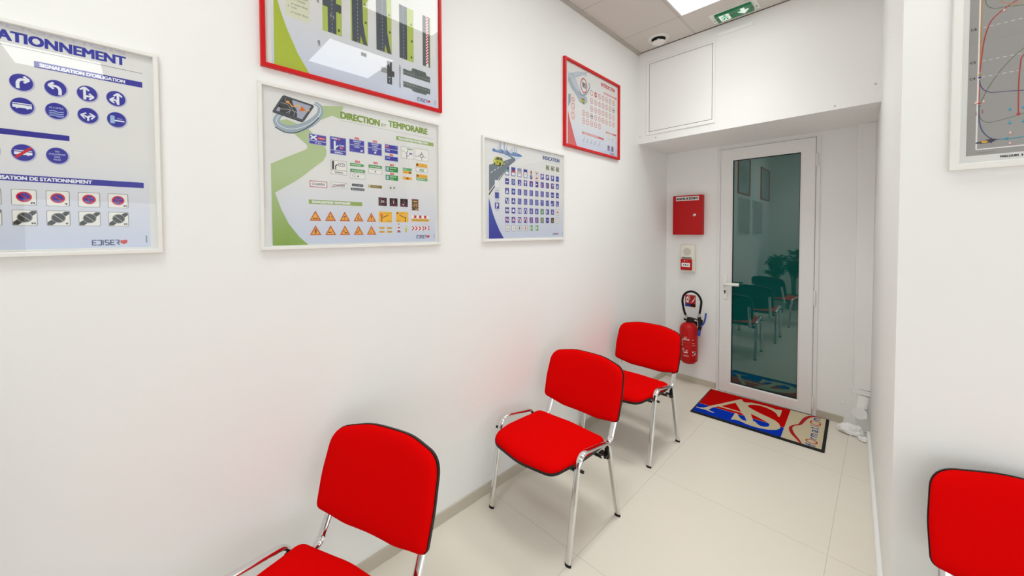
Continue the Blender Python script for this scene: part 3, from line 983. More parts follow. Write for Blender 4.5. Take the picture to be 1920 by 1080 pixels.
def paper_mat(name, top, low):
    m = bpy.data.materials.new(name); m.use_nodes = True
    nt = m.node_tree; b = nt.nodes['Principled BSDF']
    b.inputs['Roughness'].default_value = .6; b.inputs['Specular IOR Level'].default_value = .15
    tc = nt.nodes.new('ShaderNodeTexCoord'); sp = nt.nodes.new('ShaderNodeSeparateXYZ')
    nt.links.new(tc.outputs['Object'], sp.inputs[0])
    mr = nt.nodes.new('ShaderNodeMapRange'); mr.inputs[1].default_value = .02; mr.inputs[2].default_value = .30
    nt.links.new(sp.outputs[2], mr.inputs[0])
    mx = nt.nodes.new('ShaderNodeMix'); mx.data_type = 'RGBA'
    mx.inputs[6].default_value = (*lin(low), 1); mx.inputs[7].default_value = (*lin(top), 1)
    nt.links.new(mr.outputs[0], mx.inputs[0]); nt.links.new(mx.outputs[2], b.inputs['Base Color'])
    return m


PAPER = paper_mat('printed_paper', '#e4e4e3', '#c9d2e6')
BACKING = mat('white_backing', '#e3e3e1', .7, spec=.1)


def profile_frame(w, h, prof):
    """mitred picture frame in metres, opening towards +n; prof = (inset, depth) pairs"""
    b = bmesh.new()
    loops = []
    for i, d in prof:
        loops.append([b.verts.new((d, u, v)) for u, v in ((i, i), (w - i, i), (w - i, h - i), (i, h - i))])
    for p, q in zip(loops, loops[1:] + loops[:1]):
        for k in range(4):
            b.faces.new((p[k], p[(k + 1) % 4], q[(k + 1) % 4], q[k]))
    return b


def poster(name, label, y0, z0, fm, paint, w=PW, h=PH, fw=1.6, rot=None, deep=.018, group=None):
    """local axes: x off the wall, y along it, z up"""
    t = thing(name, label, 'poster', (0, y0, z0), 0, group)
    if rot:
        t.location, t.rotation_euler = rot
    W, H, f = w * .01, h * .01, fw * .01
    obj('picture_frame', profile_frame(W, H, [(0, 0), (0, deep - .002), (.002, deep), (f - .002, deep), (f, deep - .002), (f, .005), (f - .003, .005), (f - .003, 0)]), fm, t)
    a = Art((.0060, 0, 0), (0, 1, 0), (0, 0, 1), (1, 0, 0))
    a.L = 0
    a.rect(fw - .2, fw - .2, w - fw + .2, h - fw + .2, BACKING)
    a.L = 1
    paint(a)
    a.build('printed_sheet', t)
    obj('glass_pane', boxes((.0088, .0106, f - .002, W - f + .002, f - .002, H - f + .002)), PICGLASS, t)
    return t


DB, GRN, GRN2, TXW = '#2a2f9c', '#94ad52', '#acc084', '#eceff5'
HEART = '#d1151c'


def publisher_mark(a, u, v, s=1.0, L=3):
    """wordmark: E, reversed C, I, S, E, a stemless R and a red heart, 7.2 x 1.6 cm"""
    a.L = L
    c, w, h = '#23346f', .26 * s, 1.5 * s
    x = u
    def st(P): a.line([(x + p[0] * s, v + p[1] * h) for p in P], w, c)
    def E():
        st([(.1, 0), (.1, 1)]); st([(.1, .03), (.95, .03)]); st([(.1, .5), (.85, .5)]); st([(.1, .97), (.95, .97)])
    E(); x += 1.1 * s
    st([(0, .97), (.85, .97)]); st([(.8, 1), (.8, 0)]); st([(.85, .03), (0, .03)]); x += 1.15 * s
    st([(0, 0), (0, 1)]); x += .35 * s
    st([(.9, .97), (.1, .97)]); st([(.1, 1), (.1, .5)]); st([(.05, .5), (.9, .5)]); st([(.85, .5), (.85, 0)]); st([(.9, .03), (.05, .03)]); x += 1.1 * s
    E(); x += 1.1 * s
    st([(0, .97), (.8, .97)]); st([(.75, 1), (.75, .45)]); st([(.8, .5), (.3, .5)]); st([(.3, .5), (.85, 0)]); x += 1.05 * s
    a.poly([(x, v + h), (x + .38 * s, v + .86 * h), (x + .75 * s, v + h), (x + 1.5 * s, v + h * 1.0), (x + 1.5 * s, v + h * .45), (x + .75 * s, v + .1 * h), (x, v + h * .45)], HEART)


def bar(a, u0, v0, u1, v1, col, s=None, t0=0, t1=0, tc=TXW, L=2):
    a.L = L; a.rect(u0, v0, u1, v1, col)
    if s:
        a.L = L + 1; k = (v1 - v0) * .2
        a.text(s, t0, v0 + k, t1, v1 - k, tc, .03)


def paint_side_text(a):
    a.L = 2
    for k in range(6):
        a.rect(75.1, 3.4 + k * .38, 75.45, 3.62 + k * .38, '#4b4f66')


# --- poster of direction and temporary signs
def paint_direction(a):
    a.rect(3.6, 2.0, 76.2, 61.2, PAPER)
    a.L = 2
    gm = paper_mat('green_ribbon', '#b4c795', '#86a63f')
    a.poly([(3.8, 32.6), (9.5, 36), (15.2, 39.3), (16.4, 40.2), (16.5, 41.4), (11.9, 45.2), (8.6, 48.0), (6.9, 49.3), (9.3, 50.4), (17.0, 48.2), (19.8, 45.4), (22.9, 42.6), (23.7, 40.6), (23.6, 38.4), (22.5, 36.2), (19.4, 33.4), (15.0, 29.2), (11.6, 26.4), (5.1, 21.8), (7, 15.6), (9.4, 10.2), (13.1, 4.9), (16.3, 1.7), (4.0, 1.7)], gm)
    a.poly([(19.9, 51.5), (22.2, 58.5), (30.8, 60.3), (29.4, 54.6), (26.1, 55.3)], gm)
    # road ring and navigator
    a.L = 3
    ringp = [(19.4, 58.9), (21.4, 57.8), (21.3, 54.8), (18.6, 51.2), (14.6, 48.3), (10.6, 46.8), (7.4, 47.2), (6.0, 48.8), (6.6, 50.8), (8.2, 52.2)]
    a.stroke(ringp, 2.6, '#9fb0bd', 6, wf=lambda s: .55 + .6 * sin(pi * s)); a.L = 4
    a.stroke([(5.4, 46.6), (9, 45.2), (13, 46.0), (17.6, 49.4), (21.0, 53.4)], .35, '#3c4a55', 6)
    a.stroke(ringp, .22, '#e6ecef', 6)
    a.L = 5
    a.poly([(4.6, 52.0), (14.6, 50.2), (15.4, 50.6), (5.4, 52.9)], '#2b2e34')
    a.poly([(4.7, 52.5), (5.0, 52.1), (14.8, 50.6), (15.6, 51.0), (19.2, 57.4), (18.8, 58.0), (8.6, 59.3), (8.0, 58.8)], '#4b4e56'); a.L = 6
    a.poly([(5.9, 52.9), (14.8, 51.4), (18.2, 57.3), (8.5, 58.5)], '#383a3e'); a.L = 7
    a.poly([(13.0, 51.7), (14.8, 51.4), (18.2, 57.3), (11.4, 58.2), (11.6, 56.6), (13.0, 54.4)], '#a9b0c2')
    a.poly([(5.9, 52.9), (7.0, 52.7), (7.4, 54.2), (6.6, 54.4)], '#a9b0c2')
    a.L = 8
    for P in ([(7.2, 53.8), (10.4, 54.2), (12.8, 53.6)], [(7.4, 56.2), (9.6, 56.0), (10.6, 54.6), (10.2, 52.4)], [(9.0, 58.2), (9.4, 56.4)], [(11.0, 55.6), (12.0, 53.4), (11.8, 52.2)], [(9.2, 52.6), (10.8, 54.0)], [(12.4, 54.2), (13.8, 52.4)]):
        a.stroke(P, .22, '#9c9ca2', 4)
    a.ell(9.9, 57.0, .55, .55, '#f0a43c', 14)
    a.stroke([(10.4, 56.6), (11.6, 55.7), (13.4, 56.6), (14.6, 55.2), (17.6, 55.4)], .4, '#f3b65c', 4)
    a.poly([(13.8, 54.3), (16.2, 55.1), (14.6, 56.6)], '#d9701e')
    # headline
    a.L = 2
    a.text('DIRECTION', 47.2, 58.2, 71.9, 60.3, '#dedfd9', .03)
    a.L = 3
    a.text('DIRECTION', 29.5, 54.9, 46.9, 57.9, '#7f9a34', .035)
    a.text('ET', 47.7, 55.2, 50.0, 56.4, '#7f9a34', .02)
    a.text('TEMPORAIRE', 50.9, 55.6, 71.9, 58.6, '#7f9a34', .035)
    a.rect(29.4, 54.0, 75.4, 54.12, '#a9ab9f')
    bar(a, 54.9, 50.3, 75.4, 52.1, GRN, 'SIGNALISATION DE DIRECTION', 56.0, 72.0)
    edge = '#8f96c4'

    def blue(u0, v0, u1, v1):
        a.L = 2; a.rect(u0 - .25, v0 - .25, u1 + .25, v1 + .25, '#a6abd0'); a.L = 3; a.rect(u0, v0, u1, v1, '#3a3aa6')
    def red(u0, v0, s='A 6', w=1.9):
        a.L = 4; a.rect(u0, v0, u0 + w, v0 + .85, '#d23338'); a.L = 5; a.text(s, u0 + .3, v0 + .2, u0 + w - .3, v0 + .65, '#f4d4d4', .02)
    blue(17.3, 44.0, 23.5, 46.2); blue(17.3, 42.5, 23.5, 43.5)
    a.L = 4; a.line([(17.7, 44.3), (20.0, 45.9)], .6, TXW); a.line([(17.7, 45.8), (20.0, 44.3)], .6, TXW)
    a.rect(20.4, 44.5, 23.2, 45.5, '#d23338'); a.L = 5; a.text('A 10 A 71', 20.6, 44.75, 23.0, 45.25, '#f4d4d4', .02); a.text('17 Km', 19.4, 42.75, 21.7, 43.25, TXW, .02)
    blue(25.3, 41.3, 31.5, 46.6); blue(25.3, 39.7, 31.5, 40.9)
    a.L = 5; a.text('PARIS', 25.8, 45.6, 28.0, 46.3, TXW, .02); red(28.2, 45.5, 'E 5', 1.1)
    a.L = 5; a.line([(27.0, 41.2), (27.0, 45.0)], .75, TXW); a.line([(27.2, 42.2), (28.4, 43.3)], .5, TXW); a.text('LYON', 28.8, 43.0, 30.8, 43.7, TXW, .02); red(29.0, 41.9, 'E 5', 1.4)
    a.L = 5; a.text('2000m', 26.8, 39.95, 30.3, 40.65, TXW, .02)
    for u0 in (33.2, 41.3):
        blue(u0, 44.8, u0 + 6.2, 46.8); blue(u0, 41.7, u0 + 6.2, 44.4); red(u0 + 2.2, 47.2)
        a.L = 5; a.text('GRENOBLE', u0 + 1.5, 46.0, u0 + 4.8, 46.5, TXW, .02); a.text("S' PRIEST", u0 + 1.9, 45.1, u0 + 4.4, 45.6, TXW, .02); a.text('LYON', u0 + 2.0, 43.5, u0 + 4.1, 44.1, TXW, .02)
    a.L = 5; a.line([(38.8, 42.9), (38.3, 42.3)], .4, TXW); a.poly([(37.8, 42.0), (38.9, 42.1), (38.0, 42.9)], TXW); a.line([(45.0, 43.2), (44.5, 42.6)], .4, TXW); a.poly([(44.0, 42.2), (45.1, 42.3), (44.2, 43.1)], TXW)
    a.rect(33.5, 42.2, 34.8, 42.4, '#9fa4cc')
    blue(49.3, 45.5, 55.5, 47.2); blue(49.3, 43.6, 55.5, 45.1); red(49.5, 46.0, 'A 7', 1.7); a.L = 5; a.text('LYON', 49.8, 44.3, 51.6, 44.8, TXW, .02); a.ell(54.8, 46.5, .15, .2, TXW, 8)
    red(51.5, 42.2, 'A 7', 1.7); blue(49.3, 40.1, 55.5, 41.9); a.L = 5; a.text('LYON', 49.8, 40.9, 51.6, 41.4, TXW, .02)
    def white(u0, v0, u1, v1, e='#a8aaa8', wd=.18):
        a.L = 2; a.rect(u0 - wd, v0 - wd, u1 + wd, v1 + wd, e); a.L = 3; a.rect(u0, v0, u1, v1, '#ecebe8')
    white(57.4, 42.2, 63.7, 47.6); white(64.8, 42.3, 72.1, 47.8)
    a.L = 4
    a.line([(60.3, 42.3), (60.3, 44.9), (61.0, 46.2)], .3, '#55585a'); a.line([(60.3, 44.3), (59.2, 45.2), (57.7, 45.6)], .15, '#55585a'); a.line([(60.3, 43.2), (61.8, 43.9)], .2, '#55585a')
    a.rect(60.4, 46.5, 63.4, 47.2, '#8fb394'); a.rect(61.6, 44.3, 63.2, 45.2, '#6a70b4')
    a.ring(68.5, 44.6, .95, 1.05, .35, '#45484a', 18); a.line([(68.5, 43.6), (68.5, 42.4)], .25, '#55585a'); a.line([(68.5, 45.6), (68.4, 46.4)], .3, '#55585a'); a.line([(67.5, 44.6), (66.6, 44.7)], .3, '#55585a'); a.line([(69.4, 44.2), (70.8, 44.1)], .25, '#55585a'); a.rect(65.0, 43.9, 67.3, 44.1, '#77797a')
    # second row
    white(25.5, 33.0, 31.7, 36.8); white(25.5, 31.2, 31.7, 32.7)
    a.L = 4; a.line([(26.2, 33.1), (26.2, 36.6)], .75, '#2a2b2e'); a.line([(27.2, 33.1), (27.2, 34.6), (28.1, 35.3)], .4, '#2a2b2e')
    a.rrect(28.3, 34.5, 31.1, 36.1, .7, '#5f6163'); a.L = 5; a.rrect(28.5, 34.7, 30.9, 35.9, .55, '#ecebe8'); a.L = 6; a.line([(28.9, 35.0), (29.4, 35.6)], .3, '#2a2b2e'); a.text('31', 29.8, 34.9, 30.7, 35.7, '#3c3d40', .0); a.L = 4; a.text('2000m', 26.8, 31.6, 30.2, 32.3, '#3c3d40', .02)
    def green(u0, v0, u1, v1, c='#4c9a55', s=None):
        a.L = 3; a.rect(u0, v0, u1, v1, c)
        if s: a.L = 5; a.text(s, u0 + (u1 - u0) * .1, v0 + (v1 - v0) * .28, u1 - (u1 - u0) * .12, v1 - (v1 - v0) * .28, '#d9ecd6', .02)
    red(35.4, 37.1, 'A 750', 2.1)
    green(33.2, 35.4, 38.6, 36.7, s='MONTPELLIER'); a.L = 3; a.poly([(38.6, 35.4), (39.6, 36.05), (38.6, 36.7)], '#4c9a55')
    white(33.4, 30.2, 39.6, 34.1); green(33.4, 32.8, 39.6, 34.1, s='MONTPELLIER'); a.L = 4
    a.text('ST JEAN DE VEDAS', 33.7, 32.0, 39.2, 32.5, '#505254', .0); a.line([(36.6, 30.8), (36.6, 31.6)], .3, '#2a2b2e'); a.line([(36.2, 31.2), (37.0, 31.2)], .3, '#2a2b2e'); a.ring(34.8, 31.2, .8, .5, .12, '#77797a', 12)
    red(43.6, 37.6, 'A 750', 2.1); white(41.5, 33.2, 47.5, 36.9); green(41.5, 35.6, 47.5, 36.9, s='MONTPELLIER'); a.L = 4
    a.text('ST JEAN DE VEDAS', 41.8, 34.7, 47.2, 35.2, '#505254', .0); a.poly([(44.5, 33.7), (45.0, 34.2), (44.0, 34.2)], '#2a2b2e'); a.line([(44.5, 34.0), (44.5, 34.5)], .25, '#2a2b2e')
    for v0, v1, vr in ((34.8, 37.3, 37.6), (30.9, 33.3, 33.5)):
        green(49.4, v0, 55.6, v1, '#35964a'); a.L = 4; a.rect(49.6, v0 + .3, 51.0, v1 - .3, '#5a86b0'); a.L = 5; a.line([(50.1, v0 + .4), (50.1, v1 - .4)], .3, TXW); a.line([(50.6, v0 + .4), (50.6, v1 - .4)], .3, TXW)
        a.text('MONTPELLIER', 51.5, v1 - 1.0, 54.7, v1 - .5, '#d9ecd6', .02); a.text('MILLAU', 51.5, v0 + .4, 53.2, v0 + .85, '#d9ecd6', .02); red(51.6, vr, 'A 750', 1.9)
    YE = '#eeb12a'
    def yel(u0, v0, u1, v1): a.L = 3; a.rect(u0, v0, u1, v1, YE)
    green(58.1, 36.2, 62.9, 37.6, '#5aa763'); a.L = 5; a.text('LILLE', 58.4, 36.6, 60.2, 37.2, '#d9ecd6', .02); yel(58.1, 34.9, 62.9, 36.1); a.L = 4; a.rect(61.2, 35.1, 62.5, 35.9, '#7a3d20'); a.text('DOUAI', 58.5, 35.3, 60.4, 35.7, '#7c5a1c', .0)
    yel(58.1, 31.9, 62.9, 33.3); a.L = 4; a.rect(59.9, 32.2, 61.2, 33.0, '#8a4522')
    yel(65.2, 38.9, 71.7, 40.7); a.L = 4; a.rect(65.4, 39.3, 66.5, 40.4, '#5d4520'); a.rect(67.0, 40.0, 70.0, 40.2, '#a97c1e'); a.rect(67.0, 39.3, 71.2, 39.5, '#a97c1e')
    white(65.3, 36.6, 71.6, 38.5); a.L = 4; a.rect(67.2, 36.8, 69.7, 38.0, '#7fb08c'); a.L = 5; a.text('ARRAS', 67.5, 37.1, 69.4, 37.6, '#dff0e0', .02)
    yel(65.3, 33.6, 71.7, 35.3); green(65.3, 32.2, 71.7, 33.6, '#6cab72'); a.L = 4; a.rect(65.5, 34.0, 66.6, 35.0, '#5d4520'); a.rect(67.0, 34.4, 71.2, 34.6, '#a97c1e'); a.text('BERGUES 3', 65.7, 32.6, 70.0, 33.2, '#dff0e0', .02)
    # place names
    white(17.4, 25.3, 23.5, 27.3, '#c06a78', .3); a.L = 4; a.text('COURPIÈRE', 17.9, 25.8, 22.9, 27.0, '#55525a', .01)
    white(25.5, 25.5, 31.7, 27.6, '#b9bab8', .15); a.L = 4; a.text('COURPIÈRE', 26.0, 25.9, 31.0, 27.2, '#6a6468', .01); a.line([(25.5, 25.6), (31.7, 27.5)], .18, '#c0505c')
    a.L = 3; a.rrect(33.9, 26.7, 38.9, 27.8, .3, '#3d434d'); a.rrect(33.4, 24.9, 39.4, 26.0, .3, '#3d434d'); a.L = 4; a.text('Les Fougères', 34.4, 26.9, 38.4, 27.6, '#c9ccd0', .0); a.text('232 Fosse de Paris', 33.9, 25.1, 39.0, 25.8, '#c9ccd0', .0)
    a.L = 3; a.rect(41.0, 26.6, 47.6, 28.0, '#c9b78f'); a.L = 4; a.rect(42.2, 26.7, 47.4, 27.9, '#7c6a32'); a.rect(43.0, 27.2, 46.6, 27.45, '#b9a670')
    white(51.0, 26.3, 54.1, 28.2, '#b9c2b6', .12); a.L = 4; a.rect(51.3, 26.8, 52.3, 27.9, '#7fa08a'); a.line([(52.8, 26.7), (53.7, 27.7)], .22, '#2a2b2e'); a.line([(53.0, 27.8), (53.8, 27.8), (53.8, 27.0)], .22, '#2a2b2e')
    # temporary signs
    bar(a, 16.7, 18.2, 38.3, 19.9, GRN, 'SIGNALISATION TEMPORAIRE', 17.8, 33.2)
    RO, YO = '#c2541c', '#f0ab1e'
    for row, v0 in enumerate((11.5, 5.6)):
        for k in range(5):
            u0 = 17.0 + k * 5.83
            w, h = 4.1, 3.9
            a.L = 2; a.poly([(u0 - .1, v0 - .1), (u0 + w + .2, v0 - .1), (u0 + w / 2, v0 + h + .15)], RO); a.L = 3
            a.poly([(u0 + .62, v0 + .36), (u0 + w - .62, v0 + .36), (u0 + w / 2, v0 + h - .75)], YO); a.L = 4
            c = u0 + w / 2; k_ = '#3a2c14'
            i = row * 5 + k
            if i == 0: a.poly([(c - 1, v0 + .7), (c - .5, v0 + 1.2), (c, v0 + .8), (c + .5, v0 + 1.2), (c + 1, v0 + .7)], k_)
            elif i == 1: a.stroke([(c - .6, v0 + .6), (c - .55, v0 + 1.3), (c - .3, v0 + 2.0)], .22, k_, 3); a.stroke([(c + .6, v0 + .6), (c + .55, v0 + 1.3), (c + .3, v0 + 2.0)], .22, k_, 3)
            elif i == 2: a.stroke([(c - .5, v0 + 1.6), (c, v0 + 1.9), (c + .5, v0 + 1.5)], .35, k_, 3); a.stroke([(c - .5, v0 + .6), (c + .1, v0 + .9), (c - .2, v0 + 1.2)], .15, k_, 3)
            elif i == 3: a.line([(c - .2, v0 + .6), (c - .1, v0 + 2.2)], .3, k_); a.line([(c - .6, v0 + 1.0), (c + .2, v0 + 1.4)], .2, k_); a.poly([(c + .2, v0 + .6), (c + 1.1, v0 + .6), (c + .7, v0 + 1.1)], k_)
            elif i == 4: a.poly([(c - .15, v0 + 1.2), (c + .15, v0 + 1.2), (c + .22, v0 + 2.5), (c - .22, v0 + 2.5)], k_); a.ell(c, v0 + .8, .18, .18, k_, 10)
            elif i == 5: a.rrect(c - .35, v0 + .6, c + .35, v0 + 2.5, .2, '#5b3a18'); a.L = 5; a.ell(c, v0 + 2.1, .25, .3, '#d03024', 10); a.ell(c, v0 + 1.0, .25, .3, '#3c8a3a', 10)
            elif i == 6: a.rect(c - .9, v0 + .8, c + .1, v0 + 1.3, k_); a.line([(c + .2, v0 + .7), (c + .9, v0 + 1.5)], .15, k_)
            elif i == 7: a.rect(c - .1, v0 + .6, c + .9, v0 + 1.1, k_); a.ring(c - .2, v0 + 1.8, .4, .3, .1, k_, 10); a.line([(c - .9, v0 + 1.2), (c - .1, v0 + 1.4)], .15, k_)
            elif i == 8: a.line([(c - .7, v0 + .8), (c + .6, v0 + 2.2)], .28, k_); a.ell(c - .7, v0 + .9, .25, .25, k_, 8)
            else: a.line([(c - .8, v0 + .9), (c + .2, v0 + 1.0)], .2, k_); a.line([(c + .1, v0 + 1.6), (c + .5, v0 + 1.8)], .12, k_)
    BK, MG = '#262125', '#8e2a44'
    for u0 in (45.8, 51.2, 56.6):
        a.L = 2; a.rect(u0, 18.8, u0 + 4.0, 22.6, BK)
    a.L = 3; a.ring(47.8, 20.7, 1.7, 1.65, .3, MG, 22); a.text('50', 46.9, 20.2, 48.6, 21.3, '#d8d4d0', .02)
    for c in (53.2, 58.6):
        for P in ([(c - 1.6, 19.2), (c + 1.6, 19.2)], [(c + 1.6, 19.2), (c, 22.2)], [(c, 22.2), (c - 1.6, 19.2)]):
            a.line(P, .28, '#9a2f55')
    a.line([(53.2, 19.9), (53.2, 21.4)], .3, '#d8d4d0'); a.rect(57.8, 19.6, 58.7, 20.1, '#d8d4d0'); a.stroke([(58.4, 20.3), (58.9, 20.8), (58.6, 21.2)], .15, '#8a9a90', 3)
    a.L = 2; a.rect(62.5, 17.0, 66.6, 23.0, '#e4ddd8'); a.L = 3
    for k in range(5):
        a.rect(62.6, 17.2 + k * 1.25, 63.2, 17.8 + k * 1.25, '#c03a38'); a.rect(65.9, 17.2 + k * 1.25, 66.5, 17.8 + k * 1.25, '#c03a38')
    a.rrect(62.9, 17.3, 66.2, 22.8, .7, '#43261c'); a.L = 4; a.text('49', 63.3, 18.6, 65.9, 20.8, '#d2a43c', .0); a.rect(63.6, 21.3, 65.6, 22.0, '#c9a23a'); a.rect(64.6, 17.7, 66.0, 18.2, '#d2a43c')
    a.L = 2; a.rrect(45.9, 11.2, 52.3, 16.1, .3, '#f2b91c'); a.rrect(54.4, 11.4, 60.8, 16.3, .3, '#f2b91c'); a.L = 3
    a.line([(47.3, 11.4), (47.3, 14.2)], .4, '#5d3418'); a.line([(47.3, 13.2), (50.1, 14.4)], .3, '#5d3418'); a.ell(50.1, 14.4, .28, .28, '#5d3418', 8); a.ell(47.2, 14.5, .65, .65, '#d2341e', 14); a.rect(48.8, 15.2, 51.8, 15.45, '#b88a18'); a.rect(49.6, 11.6, 51.9, 12.0, '#b88a18')
    a.line([(59.2, 11.5), (59.2, 14.2)], .4, '#5d3418'); a.line([(59.2, 13.4), (56.4, 14.7)], .3, '#5d3418'); a.ell(56.4, 14.7, .28, .28, '#5d3418', 8); a.ell(59.2, 14.6, .55, .6, '#d9a8a0', 14); a.rect(54.7, 15.3, 55.4, 16.0, '#6a2c20'); a.rect(55.8, 15.5, 58.6, 15.75, '#b88a18'); a.rect(54.6, 11.6, 56.8, 12.4, '#d8a21c')
    a.L = 4; a.rect(46.85, 14.4, 47.55, 14.6, '#f2e6de'); a.L = 2
    a.rect(62.5, 13.4, 72.4, 14.9, '#f0ebea'); a.L = 3
    for k in range(3): a.rect(63.9 + k * 2.8, 13.45, 65.2 + k * 2.8, 14.85, '#c22730')
    a.L = 2; a.rrect(62.5, 11.8, 72.4, 13.3, .3, '#e3b13c'); a.L = 3; a.text('FIN DE CHANTIER', 63.1, 12.2, 71.8, 12.9, '#8a6a1a', .0)
    a.L = 2
    for u0 in (46.0, 49.7):
        for v0 in (6.3, 8.1):
            a.rrect(u0, v0, u0 + 2.6, v0 + .95, .25, '#d9aa3a'); a.rect(u0 + .4, v0 + .35, u0 + 2.2, v0 + .6, '#b58a2a')
    cone(a, 55.75, 6.5, 2.1, 4.4, '#b3383a', '#ede6ea')
    a.L = 2; a.rrect(59.0, 6.6, 60.0, 9.8, .3, '#ccc92a'); a.L = 3; a.rect(59.2, 8.6, 59.8, 9.6, '#e6e0d0')
    a.L = 2; a.rect(62.5, 7.4, 69.3, 9.6, '#efe3e4'); a.rect(70.0, 7.5, 72.4, 9.7, '#efe3e4'); a.L = 3
    for u0 in (62.5, 64.2, 66.2): a.poly([(u0, 7.5), (u0 + .7, 7.5), (u0 + 1.7, 8.5), (u0 + .7, 9.5), (u0, 9.5), (u0 + 1.0, 8.5)], '#b8242f')
    a.poly([(68.3, 7.5), (69.3, 7.5), (69.3, 9.5), (68.3, 9.5), (69.1, 8.5)], '#b8242f'); a.poly([(70.0, 7.6), (71.0, 8.6), (70.0, 9.6)], '#b8242f'); a.poly([(71.4, 7.6), (72.4, 7.6), (72.4, 9.6), (71.4, 9.6), (72.2, 8.6)], '#b8242f')
    publisher_mark(a, 65.2, 3.5); paint_side_text(a)


def cone(a, u, v, w, h, c1, c2, L=2):
    a.L = L; a.poly([(u - w / 2, v), (u + w / 2, v), (u + w / 2, v + h * .07), (u - w / 2, v + h * .07)], '#6d6a72')
    hw = lambda s: w * (.36 - .28 * s)
    for k in range(5):
        s0, s1 = .07 + k * .186, .07 + (k + 1) * .186
        a.poly([(u - hw(s0), v + h * s0), (u + hw(s0), v + h * s0), (u + hw(s1), v + h * s1), (u - hw(s1), v + h * s1)], c1 if k % 2 == 0 else c2)


# --- poster of obligation and parking signs
def arrow(a, P, head, w=.62, col=TXW):
    a.stroke(P, w, col, 5)
    (x, y), d = head
    c, s = cos(radians(d)), sin(radians(d))
    r = lambda p, q: (x + p * c - q * s, y + p * s + q * c)
    a.line([r(-.75, .85), r(.15, 0)], w * .8, col); a.line([r(-.75, -.85), r(.15, 0)], w * .8, col)


def bus(a, u, v, w, col, inv):
    h = w * .25
    a.poly([(u - w / 2, v - h * .5), (u + w / 2, v - h * .5), (u + w / 2, v + h * .5), (u - w / 2, v + h * .5)], col)
    a.ell(u - w * .27, v - h * .5, w * .07, w * .07, col, 10); a.ell(u + w * .27, v - h * .5, w * .07, w * .07, col, 10)
    return h


